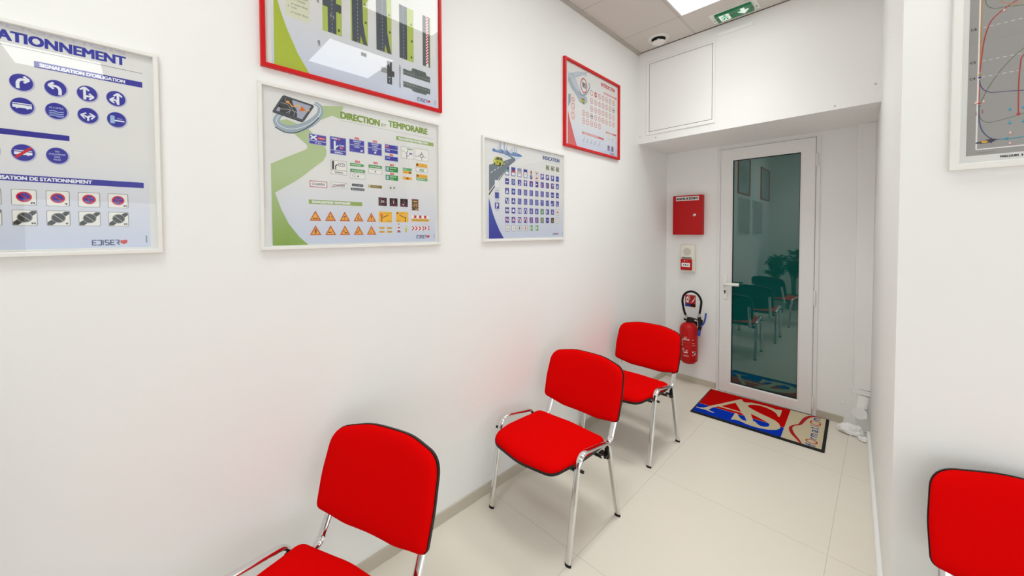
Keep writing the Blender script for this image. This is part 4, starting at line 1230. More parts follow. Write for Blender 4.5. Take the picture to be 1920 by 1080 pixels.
def paint_parking(a):
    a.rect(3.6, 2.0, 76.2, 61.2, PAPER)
    B = '#2b2b9e'
    a.L = 2; a.text('OBLIGATION', 43.2, 60.3, 71.8, 62.0, '#d5d3e2', .03)
    a.L = 3
    a.text('STATIONNEMENT', 45.2, 57.0, 71.9, 59.75, '#2430a0', .030)
    a.rect(36.0, 55.75, 75.4, 55.87, '#77777c')
    bar(a, 54.5, 51.4, 75.3, 53.1, B, "SIGNALISATION D'OBLIGATION", 55.4, 71.6)
    bar(a, 5.0, 32.4, 60.3, 33.9, '#1f1f96')
    bar(a, 5.0, 20.3, 75.0, 22.0, B, 'SIGNALISATION DE STATIONNEMENT', 44.3, 64.3)

    def disc(u, v):
        a.L = 2; a.ell(u + .1, v - .12, 2.15, 2.42, '#b9bad6', 32); a.L = 3; a.ell(u, v, 1.95, 2.2, B, 32); a.L = 4
    U = [52.3 - 5.82 * k for k in range(3, 0, -1)] + [52.3, 58.1, 63.9, 69.6]
    for k, u in enumerate(U):
        disc(u, 46.7); disc(u, 40.4)
    u = U[3]; a.L = 4; arrow(a, [(u - .6, 45.0), (u - .6, 46.6), (u - .1, 47.4), (u + 1.0, 47.5)], ((u + 1.15, 47.5), 0))
    u = U[4]; arrow(a, [(u + .75, 44.9), (u + .75, 46.4), (u + .2, 47.2), (u - .9, 47.3)], ((u - 1.1, 47.3), 180))
    u = U[5]; arrow(a, [(u - .5, 44.9), (u - .5, 48.2)], ((u - .5, 48.3), 90), .55); arrow(a, [(u - .5, 45.2), (u - .2, 45.9), (u + .9, 45.9)], ((u + 1.1, 45.9), 0), .5)
    u = U[6]; arrow(a, [(u + .4, 44.9), (u + .4, 48.0)], ((u + .4, 48.1), 90), .55); arrow(a, [(u + .4, 45.2), (u, 46.1), (u - .9, 46.1)], ((u - 1.1, 46.1), 180), .5)
    for k in range(3):
        arrow(a, [(U[k], 45.2), (U[k], 47.8)], ((U[k], 48.0), 90)); bus(a, U[k], 40.4, 2.6, TXW, B)
    bus(a, U[3], 40.3, 3.2, TXW, B); a.rect(U[3] - 1.6, 40.9, U[3] + 1.6, 41.15, TXW)
    a.text('ALLUMEZ', U[4] - 1.3, 41.0, U[4] + 1.3, 41.5, '#b9c2e6', .01)
    for q in range(3): a.stroke([(U[4] - 1.3, 40.2 - q * .6), (U[4] - .4, 40.4 - q * .6), (U[4] + .4, 40.1 - q * .6), (U[4] + 1.3, 40.3 - q * .6)], .28, '#9fb0de', 3)
    arrow(a, [(U[5], 38.9), (U[5], 39.8), (U[5] - 1.0, 40.4)], ((U[5] - 1.2, 40.4), 170), .4); arrow(a, [(U[5], 39.2), (U[5] + .2, 40.2), (U[5] + 1.0, 40.4)], ((U[5] + 1.2, 40.4), 10), .4)
    a.rect(U[6] - 1.3, 39.2, U[6] - .4, 41.5, '#9fc2e0'); a.rect(U[6] - .4, 39.9, U[6] + 1.6, 40.3, TXW); a.rect(U[6] + .1, 40.6, U[6] + 1.2, 40.9, '#8f98cc')
    for k, u in enumerate((46.4, 52.2, 58.0)):
        disc(u, 28.0)
        if k < 2:
            bus(a, u, 27.8, 3.0, TXW, B); a.rect(u - 1.5, 28.4, u + 1.5, 28.6, TXW); a.L = 5; a.line([(u - 1.3, 26.6), (u + 1.3, 29.4)], .62, '#cc1f2b')
        else:
            for q, (s, w) in enumerate((('FIN', .35), ("D'ALLUMAGE", 1.45), ('DES', .5), ('FEUX', .65))):
                a.text(s, u - w, 28.9 - q * .75, u + w, 29.35 - q * .75, '#c8cdea', .01)
    for k in range(7):
        u0 = 67.4 - 5.78 * k
        for v0, dark in ((14.0, 0), (8.5, 1)):
            a.L = 2; a.rrect(u0 - .12, v0 - .12, u0 + 4.15, v0 + 4.2, .35, '#8d8d90'); a.L = 3; a.rrect(u0, v0, u0 + 4.0, v0 + 4.05, .3, '#ecebe6'); a.L = 4
            c, d = u0 + 2.0, v0 + 2.15
            if dark:
                a.poly([(u0 + .05, v0 + .1), (u0 + .9, v0 + .1), (u0 + 3.95, v0 + 3.3), (u0 + 3.95, v0 + 3.95), (u0 + 3.2, v0 + 3.95), (u0 + .05, v0 + .9)], '#242424'); a.L = 5
                a.ell(c, d, 1.32, 1.4, '#8c8c84', 24); a.L = 6; a.ell(c, d, 1.15, 1.2, '#1c1c16', 24); a.L = 7; a.line([(c - .8, d + .8), (c + .8, d - .8)], .2, '#9a9a92')
            else:
                a.ell(c, d, 1.32, 1.4, '#cf2036', 24); a.L = 5; a.ell(c, d, 1.0, 1.06, '#4038a4', 24); a.L = 6; a.line([(c - .75, d + .75), (c + .75, d - .75)], .3, '#c0203c')
            a.L = 7
            if k in (0, 3): a.text('M', u0 + 3.1, v0 + .3, u0 + 3.8, v0 + .8, '#26262a', .06)
            elif k == 2: a.poly([(u0 + 3.2, v0 + .8), (u0 + 3.8, v0 + .8), (u0 + 3.5, v0 + .2)], '#26262a')
            if k < 2:
                a.text('1-15', c - .1, d + .25, c + .7, d + .55, '#b8b8d8' if not dark else '#6a6a64', .0); a.text('16-31', c - .8, d - .65, c, d - .35, '#b8b8d8' if not dark else '#6a6a64', .0)
    publisher_mark(a, 63.9, 2.8, .98); paint_side_text(a)


# --- red framed poster of road markings
def road(a, u0, v0, u1, v1, kind):
    GV, AS = '#b6c95e', '#4c5560'
    a.L = 2; a.rect(u0 - .1, v0 - .1, u1 + .15, v1, '#7f9234'); a.L = 3; a.rect(u0, v0, u1, v1, GV); a.L = 4
    w = u1 - u0
    if kind == 0:
        a.rect(u0 + w * .26, v0, u0 + w * .72, v1, AS); a.rect(u0, 31.2, u0 + w * .26, 34.6, AS); a.rect(u0 + w * .72, 30.6, u1, 33.9, AS); m = u0 + w * .49
        a.L = 6; a.line([(m - .4, 27.6), (m - .4, 29)], .18, '#dfe3e6'); a.line([(m + .7, 27.2), (m + .7, 28.6)], .18, '#dfe3e6')
    elif kind in (1, 2):
        s = .06 if kind == 1 else 0
        a.poly([(u0 + s * w, v0), (u0 + w * (.78), v0), (u0 + w, v0), (u0 + w * .86, v0 + 4), (u0 + w * .74, v0 + 9), (u0 + w * .68, v1), (u0 + s * w, v1)], AS)
        a.L = 5; a.poly([(u0 + w * .52, v0), (u0 + w * .74, v0), (u0 + w * .58, v0 + 3.6)], '#aab84a'); m = u0 + w * .40
    else:
        a.rect(u0, v0, u0 + w * .55, v1, AS); m = u0 + w * .28
    a.L = 5
    v = v0
    while v < v1 - .8:
        a.rect(m - .07, v, m + .07, v + .8, '#cfd5d8'); v += 1.6
    a.L = 6
    for q in range(2 if kind < 1 else 3):
        a.ell(u1 - w * .14 + (q % 2) * .3, v0 + 2 + q * (v1 - v0) / 3.2, w * .07, w * .09, '#5b6a22', 12)


def paint_roads(a):
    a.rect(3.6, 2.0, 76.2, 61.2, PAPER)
    a.L = 2
    a.poly([(4.4, 1.8), (16.6, 1.8), (12.4, 8.6), (8.9, 16.6), (6.8, 22.6), (5.4, 28), (4.7, 36), (4.5, 36)], '#b0c03a')
    a.rect(8.4, 21.7, 17.0, 40.0, '#dde0c9'); a.L = 3
    ln = ("1.  2 traits + 1 intervalle", "en 1 seconde = 50 km/h", "2.  2 traits + 2 intervalles", "en 1 seconde = 90 km/h", "3.  1 trait", "en 1 seconde = 130 km/h")
    for q, s in enumerate(ln):
        i = 0 if q % 2 == 0 else 1.2
        a.text(s, 9.2 + i, 31.6 - q * 1.62 + (0 if q % 2 else .25), (15.4 if q != 4 else 12.4) + (i and .9), 32.4 - q * 1.62 + (0 if q % 2 else .25), '#4d5044', .0)
    road(a, 21.9, 21.2, 29.2, 46.0, 0); road(a, 33.3, 21.1, 40.4, 46.0, 1); road(a, 44.6, 21.1, 51.7, 46.0, 2); road(a, 55.9, 21.1, 63.1, 46.0, 3)
    a.L = 2; a.rect(68.3, 21.2, 72.7, 46.0, '#97a84e'); a.L = 3; a.rect(68.4, 21.3, 70.2, 46.0, '#59626e'); a.rect(70.2, 21.3, 71.6, 46.0, '#f0eeec'); a.rect(71.6, 21.3, 72.3, 46.0, '#59626e'); a.L = 4
    for q in range(34):
        a.rect(70.2 + (.7 if q % 2 else 0), 22.4 + q * .7, 70.9 + (.7 if q % 2 else 0), 23.1 + q * .7, '#cf1420')
    AS = '#43484c'
    a.L = 3; a.vtext('LES', 19.8, 14.3, 20.7, 16.4, '#3a3d40', .02); a.vtext('LES VOIES', 19.6, 31.4, 20.5, 37, '#3a3d40', .03); a.vtext('ARRÊT/STATIONNEMENT', 55.4, 6.7, 56.3, 17.6, '#3a3d40', .01)
    a.rect(37.5, 15.9, 39.9, 17.5, AS); a.rect(49.5, 7.1, 51.9, 17.6, AS); a.rect(51.9, 10.9, 53.1, 13.5, AS); a.rect(46.6, 11.6, 49.5, 14.0, '#9a9c9c')
    a.poly([(57.6, 13.7), (72.5, 13.7), (72.5, 16.6), (70.6, 16.6), (69.8, 18.2), (62.6, 18.2), (61.8, 16.4), (57.6, 16.4)], '#596460'); a.poly([(57.6, 10.6), (72.5, 10.6), (72.5, 7.9), (70.8, 7.9), (70.0, 7.0), (62.8, 7.0), (61.8, 7.9), (57.6, 7.9)], '#596460')
    a.L = 4
    for q in range(9):
        a.rect(57.9 + q * 1.65, 14.9, 58.7 + q * 1.65, 15.05, '#cfd5d8'); a.rect(57.9 + q * 1.65, 9.5, 58.7 + q * 1.65, 9.65, '#cfd5d8')
    a.rect(50.6, 8.0, 50.75, 9.2, '#cfd5d8'); a.rect(50.6, 15.4, 50.75, 16.8, '#cfd5d8'); a.rect(50.0, 10.0, 51.4, 10.3, '#cfd5d8')
    publisher_mark(a, 65.2, 3.3, .98); paint_side_text(a)


# --- poster of indication signs
def car(a, u, v, w, L=4):
    h = w * .62
    a.L = L; a.blob([(u - w * .5, v - h * .1), (u - w * .44, v - h * .46), (u, v - h * .52), (u + w * .42, v - h * .4), (u + w * .5, v + h * .05), (u + w * .36, v + h * .44), (u, v + h * .5), (u - w * .28, v + h * .4)], '#b9b92e'); a.L = L + 1
    a.poly([(u - w * .28, v + h * .12), (u + w * .12, v + h * .10), (u + w * .14, v + h * .44), (u - w * .14, v + h * .40)], '#4c5254'); a.poly([(u + w * .2, v + h * .12), (u + w * .45, v + h * .10), (u + w * .34, v + h * .40), (u + w * .2, v + h * .42)], '#4c5254')
    a.ell(u + w * .18, v - h * .36, w * .1, w * .14, '#2c2e30', 14); a.ell(u - w * .38, v - h * .4, w * .06, w * .08, '#2c2e30', 12); a.ell(u - w * .1, v - h * .18, w * .07, w * .06, '#6a6a20', 10); a.rect(u - w * .44, v - h * .16, u - w * .26, v - h * .04, '#e6e6b4')


def paint_indication(a):
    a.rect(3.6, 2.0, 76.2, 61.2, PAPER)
    B = '#34349c'
    # far city and road
    a.L = 2; a.poly([(7.4, 53.4), (12, 52.4), (26, 52.0), (34, 53.6), (28, 50.6), (20, 51.0)], '#c9daec')
    a.blob([(8.0, 53.4), (9.0, 55.2), (12, 54.2), (15, 55.6), (18, 54.6), (20, 56.0), (23, 54.0), (26, 55.4), (29, 55.0), (32, 54.6), (33.4, 53.6), (27, 52.8), (18, 52.9), (12, 53.1)], '#5c82ba', 2); a.L = 3
    for u, h, w in ((13.6, 58.6, .5), (14.6, 60.4, .7), (17.8, 60.2, .8), (12.4, 56.8, .4), (19.4, 57.6, .5), (24.4, 57.4, .6), (26.6, 58.8, .6), (28.4, 58.2, .6), (22.8, 56.2, .5)):
        a.rect(u - w / 2, 53.4, u + w / 2, h, '#9fb0cc')
    a.poly([(5.3, 29.4), (13.4, 38.0), (21.0, 45.6), (27.4, 50.2), (27.2, 51.4), (24.6, 52.4), (13.8, 54.0), (13.4, 53.6), (22.4, 52.0), (24.0, 51.2), (16, 48.2), (5.4, 45.0)], '#6f7b87')
    a.poly([(5.2, 26.9), (13.2, 36.4), (13.4, 37.4), (5.2, 28.3)], '#22262c'); a.poly([(13.2, 36.4), (18.4, 42.2), (18.4, 42.8), (13.2, 37.2)], '#2c3036')
    a.L = 4
    for k in range(6):
        s = k / 6
        u, v = 6.6 + 16 * s, 40.2 + 9.4 * s
        a.poly([(u, v), (u + 1.6 * (1 - s * .6), v + 1.1 * (1 - s * .6)), (u + 1.5 * (1 - s * .6), v + 1.5 * (1 - s * .6)), (u - .1, v + .45 * (1 - s * .5))], '#e8ecee')
    a.L = 3; a.ell(12.9, 45.9, 4.0, .8, '#3c444c', 18)
    car(a, 12.8, 48.2, 8.0)
    a.L = 2; a.poly([(5.1, 26.0), (6.6, 21.3), (8.4, 16.4), (10.7, 11.7), (13.6, 6.6), (17.2, 1.8), (5.1, 1.8)], paper_mat('blue_ribbon', '#2f55b4', '#232a9c'))
    # headline
    a.L = 2; a.text('INDICATION', 44.4, 57.8, 62.4, 60.0, '#dddfe4', .03)
    a.L = 3; a.rect(53.6, 53.4, 75.4, 53.55, '#b9bccb'); a.text('INDICATION', 53.6, 54.5, 71.8, 57.2, '#3d5590', .03)
    # three key cards at the side
    a.rect(9.5, 31.8, 13.8, 36.8, '#c9cdda'); a.L = 4; a.rect(9.9, 32.2, 13.5, 36.5, '#e9ebef'); a.L = 3
    a.rect(9.4, 17.9, 13.9, 31.0, '#d4d9e6'); a.L = 4; a.rect(10.0, 25.8, 13.2, 29.4, '#3846a4'); a.rect(9.9, 19.6, 13.3, 23.2, '#2f2f9c'); a.L = 5; a.text('P', 10.8, 20.0, 12.5, 22.8, TXW, .03)
    for v in (30.4, 24.6, 18.6): a.rect(10.4, v, 12.8, v + .3, '#9298ac')
    # pictograms on olive plates
    a.L = 3
    for u in (57.0, 62.4, 67.9):
        a.rect(u, 48.0, u + 3.4, 51.1, '#73795c'); a.L = 4; a.stroke([(u + .5, 50.2), (u + 1.6, 50.6), (u + 2.8, 49.8), (u + 2.2, 48.8)], .35, '#e2e2d4', 3); a.rect(u + .4, 48.3, u + 1.8, 48.6, '#e2e2d4'); a.L = 3
    cols = [20.0 + 5.5 * k for k in range(10)]

    def sq(u, v, w=3.2, h=3.5, bg=B, e='#b4b8d6'):
        a.L = 2; a.rect(u - w / 2 - .22, v - h / 2 - .22, u + w / 2 + .22, v + h / 2 + .22, e); a.L = 3; a.rect(u - w / 2, v - h / 2, u + w / 2, v + h / 2, bg); a.L = 4
    for k in range(4):
        u = cols[k]
        sq(u, 43.1, 3.3, 5.2, ('#34349c', '#34349c', '#8e97b4', '#8a92a4')[k], '#8a92b8'); a.rect(u - 1.3, 40.8, u + 1.3, 42.6, '#e9ebef')
        a.rect(u - 1.3, 42.8, u + 1.3, 44.0, ('#67b088', '#c83a44', '#dcb9a4', '#e9ebef')[k])
        if k == 3: a.rect(u - 1.6, 44.1, u + 1.6, 45.7, '#34349c')
    u = cols[4]; a.L = 3; a.rrect(u - .7, 43.2, u + .7, 45.6, .4, '#b06a20'); a.ell(u, 41.4, 1.3, 1.4, '#3a4a9c', 16); a.L = 4; a.stroke([(u - .6, 41.0), (u, 41.8), (u + .6, 41.4)], .3, TXW, 3)
    u = cols[5]; sq(u, 42.6, 3.2, 5.6, '#e8e4e2', '#d89a8a'); a.poly([(u - 1.2, 44.9), (u + 1.2, 44.6), (u, 43.9)], '#34349c'); a.rect(u - .15, 42.2, u + .15, 44.2, '#5a5aa8'); a.poly([(u - 1.3, 40.6), (u + 1.3, 40.9), (u, 42.2)], '#c8442c')
    for k in (6, 7, 8): sq(cols[k], 42.8); a.text('P', cols[k] - .75, 41.6, cols[k] + .85, 44.0, TXW, .03)
    sq(cols[9], 42.8, bg='#2f45a6'); a.rect(cols[9] - 1.2, 42.5, cols[9] + 1.2, 43.0, '#8fa0d8')
    rows = [36.7, 30.8, 24.9, 19.0, 13.2, 8.0]
    for r, v in enumerate(rows):
        for k in range(10 if r < 5 else 6):
            u = cols[k]; v_ = v + .09 * k if r == 0 else v + .05 * k
            white_bg = (r == 4 and k == 9) or (r == 3 and k == 9) or (r == 5 and k < 4)
            bg = '#e9e9e6' if white_bg else '#3c8a4c' if (r, k) in ((3, 6), (4, 6)) else '#5da03c' if r == 5 else '#2c2420' if (r, k) == (4, 8) else B
            sq(u, v_, 3.1 if r < 5 else 2.8, 3.5 if r < 5 else 3.3, bg, '#777a78' if white_bg else '#b4b8d6')
            p, q = u, v_
            if r == 0:
                if k == 0: a.rect(p - 1.1, q - .5, p + 1.1, q + .1, TXW)
                elif k == 1: a.stroke([(p - .3, q + 1.2), (p + .8, q), (p - .3, q - 1.2)], .4, TXW, 3); a.rect(p - 1.2, q - .9, p - .8, q + .9, '#7fc0c8')
                elif k == 2: a.stroke([(p + .4, q + 1.2), (p + .2, q), (p + .9, q - .8), (p - .8, q - 1.2)], .45, TXW, 3)
                elif k == 3: arrow(a, [(p, q - 1.3), (p, q + .9)], ((p, q + 1.1), 90), .6)
                elif k == 4: a.rect(p - .25, q - 1.4, p + .25, q + .6, TXW); a.rect(p - .8, q + .6, p + .8, q + 1.3, '#cc2432')
                elif k == 5: a.rect(p - 1.2, q - .25, p + .6, q + .25, TXW); a.rect(p - 1.2, q - 1.3, p - .8, q + 1.3, TXW); a.rect(p + .6, q - .7, p + 1.2, q + .7, '#cc2432')
                elif k in (6, 7): a.line([(p - .6, q - 1.3), (p - .3, q + 1.2)], .4, TXW); a.line([(p + .6, q - 1.3), (p + .2, q + 1.2)], .4, '#b03a6a')
                elif k == 8: a.rect(p - 1.5, q - 1.6, p - .6, q + 1.6, '#7a3a6a'); arrow(a, [(p + .4, q - 1.2), (p + .4, q + .9)], ((p + .4, q + 1.0), 90), .45)
                else: a.poly([(p - 1.1, q - 1.1), (p + 1.1, q - 1.1), (p, q + 1.2)], TXW); a.L = 5; a.ell(p, q - .5, .35, .5, '#3a3a4a', 8)
            elif r == 1:
                if k == 0: a.poly([(p - 1.1, q - 1.2), (p + 1.1, q - 1.2), (p, q + 1.3)], TXW)
                elif k == 1: a.ell(p, q, .9, .9, '#a9c6e2', 14)
                elif k in (8, 9): a.rect(p - 1.2, q - .6, p + 1.2, q - .2, TXW); a.rect(p - 1.2, q + .3, p + 1.2, q + .6, '#8fa0d8')
                else:
                    for s in (-.9, -.3, .3, .9)[: 3 + k % 2]: a.rect(p + s - .12, q - 1.4, p + s + .12, q + 1.4, '#b7c3e6')
            elif r == 2:
                if k == 0: a.line([(p - 1, q + 1.4), (p + .6, q - 1.5)], .6, TXW); a.rect(p + .9, q - 1.5, p + 1.2, q + 1.5, TXW)
                elif k == 1: a.poly([(p - 1.1, q - 1.2), (p, q - .4), (p + 1.1, q - 1.2), (p, q + 1.4)], TXW)
                elif k in (6, 7):
                    for s in (-.9, -.1, .7): a.rect(p - 1.1, q + s, p + 1.1, q + s + .35, '#9fb0de')
                elif k == 8: a.rect(p - 1.2, q - 1.2, p, q - .2, TXW); a.rect(p + .1, q + .2, p + 1.2, q + .6, '#c8cbe0')
                elif k == 9: a.stroke([(p - .6, q + 1.2), (p - .4, q - .8), (p + .9, q - .8)], .5, TXW, 3)
                else:
                    for s in (-.8, 0, .8): a.line([(p + s, q - 1.4), (p + s + .25 * (k - 4), q + 1.4)], .28, '#b7c3e6')
            else:
                last = r == 4
                if r == 5:
                    if k == 0: a.ring(p, q - .5, .7, .7, .2, '#55585a', 12); a.line([(p - .2, q), (p - .2, q + 1.2)], .2, '#55585a')
                    elif k == 1: a.line([(p - .9, q), (p + .9, q)], .25, '#a9a9a6'); a.line([(p, q - 1), (p, q + 1)], .25, '#a9a9a6')
                    elif k == 2: a.text('1', p - .4, q - 1, p + .4, q + 1.1, '#2a2b2e', .03)
                    elif k == 3: a.rect(p - .35, q - 1.2, p + .35, q + 1.2, '#c0392f')
                    else: arrow(a, [(p - .8, q), (p + .5, q)], ((p + .7, q), 0 if k == 5 else 180), .4, '#e6f2e0'); a.rect(p - 1.1, q - 1.4, p - .5, q + 1.4, '#e6f2e0')
                elif k == 0: a.text('70' if not last else '70', p - 1.2, q - .8, p + 1.2, q + .8, TXW, .03)
                elif k == 1: a.blob([(p - 1, q - .7), (p + 1, q - .7), (p + .8, q + .2), (p + .4, q + .9), (p - .4, q + .9), (p - .8, q + .2)], TXW, 2)
                elif k == 2: a.rect(p - 1.1, q - 1.3, p - .3, q + 1.2, TXW); a.rect(p + .2, q - 1.3, p + 1.1, q + 1.2, TXW)
                elif k == 3: a.stroke([(p - .9, q - 1.2), (p - .8, q + .4), (p, q + 1.1), (p + .8, q + .4), (p + .9, q - 1.2)], .5, TXW, 3)
                elif k == 9 and not last: a.rect(p - .3, q - .9, p + .3, q + .9, '#d02a32'); a.rect(p - .9, q - .3, p + .9, q + .3, '#d02a32')
                elif k == 9: a.stroke([(p + .8, q + .8), (p - .2, q + .6), (p - .6, q - 1)], .3, '#55585a', 3)
                elif k == 8 and last: a.poly([(p - .9, q - 1), (p + .9, q - 1), (p, q + 1.2)], '#d0801e')
                elif k == 7: a.rect(p - 1.1, q - 1, p - .1, q + 1.1, TXW) if not last else a.rect(p - 1.1, q - .1, p + 1.1, q + .4, '#9fb0de')
                else: a.line([(p - .3, q - 1.2), (p - .1, q + .6)], .5, TXW); a.ell(p, q + 1.0, .3, .3, TXW, 8); a.line([(p, q), (p + .9, q - .5)], .3, TXW)
                if last and k < 7: a.L = 5; a.line([(p - 1.3, q - 1.4), (p + 1.3, q + 1.4)], .5, '#cc2432')
    publisher_mark(a, 64.4, 3.5, .85); paint_side_text(a)


# --- red framed poster of prohibition signs
def paint_prohibition(a):
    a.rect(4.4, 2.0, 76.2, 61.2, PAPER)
    RR, SL = '#cf4a4e', '#a9b6c4'
    a.L = 2
    a.poly([(5.2, 52.8), (17, 57.6), (29.8, 61.0), (28.5, 56.8), (24.8, 57.4), (14.3, 52.2), (19.0, 47.0), (22.4, 43.2), (24.8, 41.6), (20, 38.4), (15.6, 42.6), (9.8, 47.4)], '#c3ccd6')
    a.poly([(5.4, 47.4), (8.8, 43.6), (15.6, 39.6), (19.4, 36.0), (23.4, 34.9), (27.4, 35.6), (30.4, 38.4), (29.6, 41.4), (27.6, 42.4), (24, 41.6), (19.2, 42.8), (14.0, 44.8), (9.6, 48.6), (5.4, 52.6)], SL)
    a.poly([(5.6, 38.2), (8.6, 39.0), (8.6, 33.4), (5.6, 29.2)], '#8fa0b0')
    a.L = 3
    a.ring(25.4, 49.4, 4.5, 5.7, .9, '#c43640', 30); a.L = 4
    a.text('90', 23.2, 47.6, 28.4, 51.8, '#2c3038', .02)
    a.stroke([(18.6, 43.2), (22.6, 41.6), (27.6, 43.4), (31.4, 47.2), (33.2, 50.6), (32.0, 53.6)], 2.0, '#8fa1b0', 5, wf=lambda s: .9 - .4 * s)
    car(a, 24.0, 37.8, 6.0, 5)
    a.L = 2; a.poly([(5.1, 27.0), (7.1, 21.4), (10.5, 14.2), (13.6, 7.6), (16.7, 1.9), (5.1, 1.9)], '#d2494c')
    a.L = 3; a.rect(9.0, 20.0, 13.8, 40.0, '#e6d8d4'); a.L = 4
    for v in (35.6, 30.8, 24.0): a.ring(11.4, v, 2.1, 2.3 if v < 35 else 1.4, .45, RR, 20)
    for v in (27.4, 21.2): a.rect(9.8, v, 13.2, v + .3, '#d89a94')
    a.L = 3; a.text('INTERDICTION', 49.6, 55.7, 71.4, 58.9, '#c2373c', .03); a.rect(49.4, 54.3, 74.2, 54.4, '#d9a0a0')
    bar(a, 53.7, 50.6, 74.2, 52.0, '#c84a4e', "SIGNALISATION D'INTERDICTION", 54.8, 71.8, '#f0d6d4')
    bar(a, 23.3, 12.9, 54.0, 14.5, '#c84a4e', "SIGNALISATION DE FIN D'INTERDICTION", 24.6, 45.6, '#f0d6d4')
    bar(a, 57.3, 19.5, 74.0, 20.9, '#c84a4e', 'STATIONNEMENT', 58.4, 68.4, '#f0d6d4')
    cols = [25.4, 30.5, 36.1, 41.7, 47.4, 52.8, 58.2, 63.7, 69.3]
    rnd = random.Random(3)
    for r, v in enumerate((46.6, 40.5, 34.4, 28.6, 22.9)):
        for k, u in enumerate(cols):
            if (r < 3 and k < 2) or (r == 4 and k > 4): continue
            a.L = 3
            if (r, k) == (0, 3): a.ell(u, v, 1.9, 2.2, '#c92c34', 20); a.L = 4; a.rect(u - 1.3, v - .35, u + 1.3, v + .4, '#f0e4e2'); continue
            dk = (r, k) in ((1, 8), (3, 2))
            a.ell(u, v, 1.9, 2.2, '#5d5a60' if dk else '#c8525a', 22); a.L = 4; a.ell(u, v, 1.45, 1.7, '#e9e3e2', 22); a.L = 5
            if (r, k) == (0, 2): continue
            c = '#33353c' if rnd.random() < .7 else '#b84a50'
            q = rnd.choice((0, 1, 2, 3))
            if dk: a.rect(u - 1.2, v - .5, u + 1.2, v + .5, '#26282c')
            elif q == 0: a.line([(u - .9, v), (u + .9, v)], .5, c)
            elif q == 1: a.line([(u, v - 1), (u, v + 1)], .4, c); a.ell(u, v + .6, .4, .4, c, 8)
            elif q == 2: a.line([(u - .8, v - .9), (u + .8, v + .9)], .3, '#c8525a'); a.rect(u - .6, v - .3, u + .6, v + .4, c)
            else: a.stroke([(u - .4, v - 1), (u - .3, v + .2), (u + .6, v + .8)], .35, c, 3)
    a.L = 3
    for k, u in enumerate((25.2, 30.3, 35.6, 41.1, 47.1)):
        a.line([(u - 1.3, 6.8), (u + 1.4, 10.6)], .3, '#50535a'); a.stroke([(u - .6, 7.0), (u + .9, 7.6), (u + 1.0, 9.0)], .18, '#8d9096', 3)
    a.ring(52.2, 7.6, 1.5, 1.6, .15, '#cfcfd2', 16)
    a.rect(60.0, 13.4, 63.4, 18.2, '#d7d7da'); a.line([(66.6, 13.4), (69.0, 18.0)], .3, '#50535a'); a.rect(64.4, 16.2, 68.0, 18.2, '#dfdfe0')
    for u in (59.9, 65.9):
        a.L = 3; a.rect(u, 5.5, u + 3.5, 9.9, '#5a5f9e'); a.L = 4; a.ell(u + 1.75, 8.4, 1.1, 1.1, '#8a4a68', 14); a.rect(u + .6, 6.0, u + 2.9, 6.5, '#b8bbd8')
    publisher_mark(a, 64.2, 3.0, .85); paint_side_text(a)


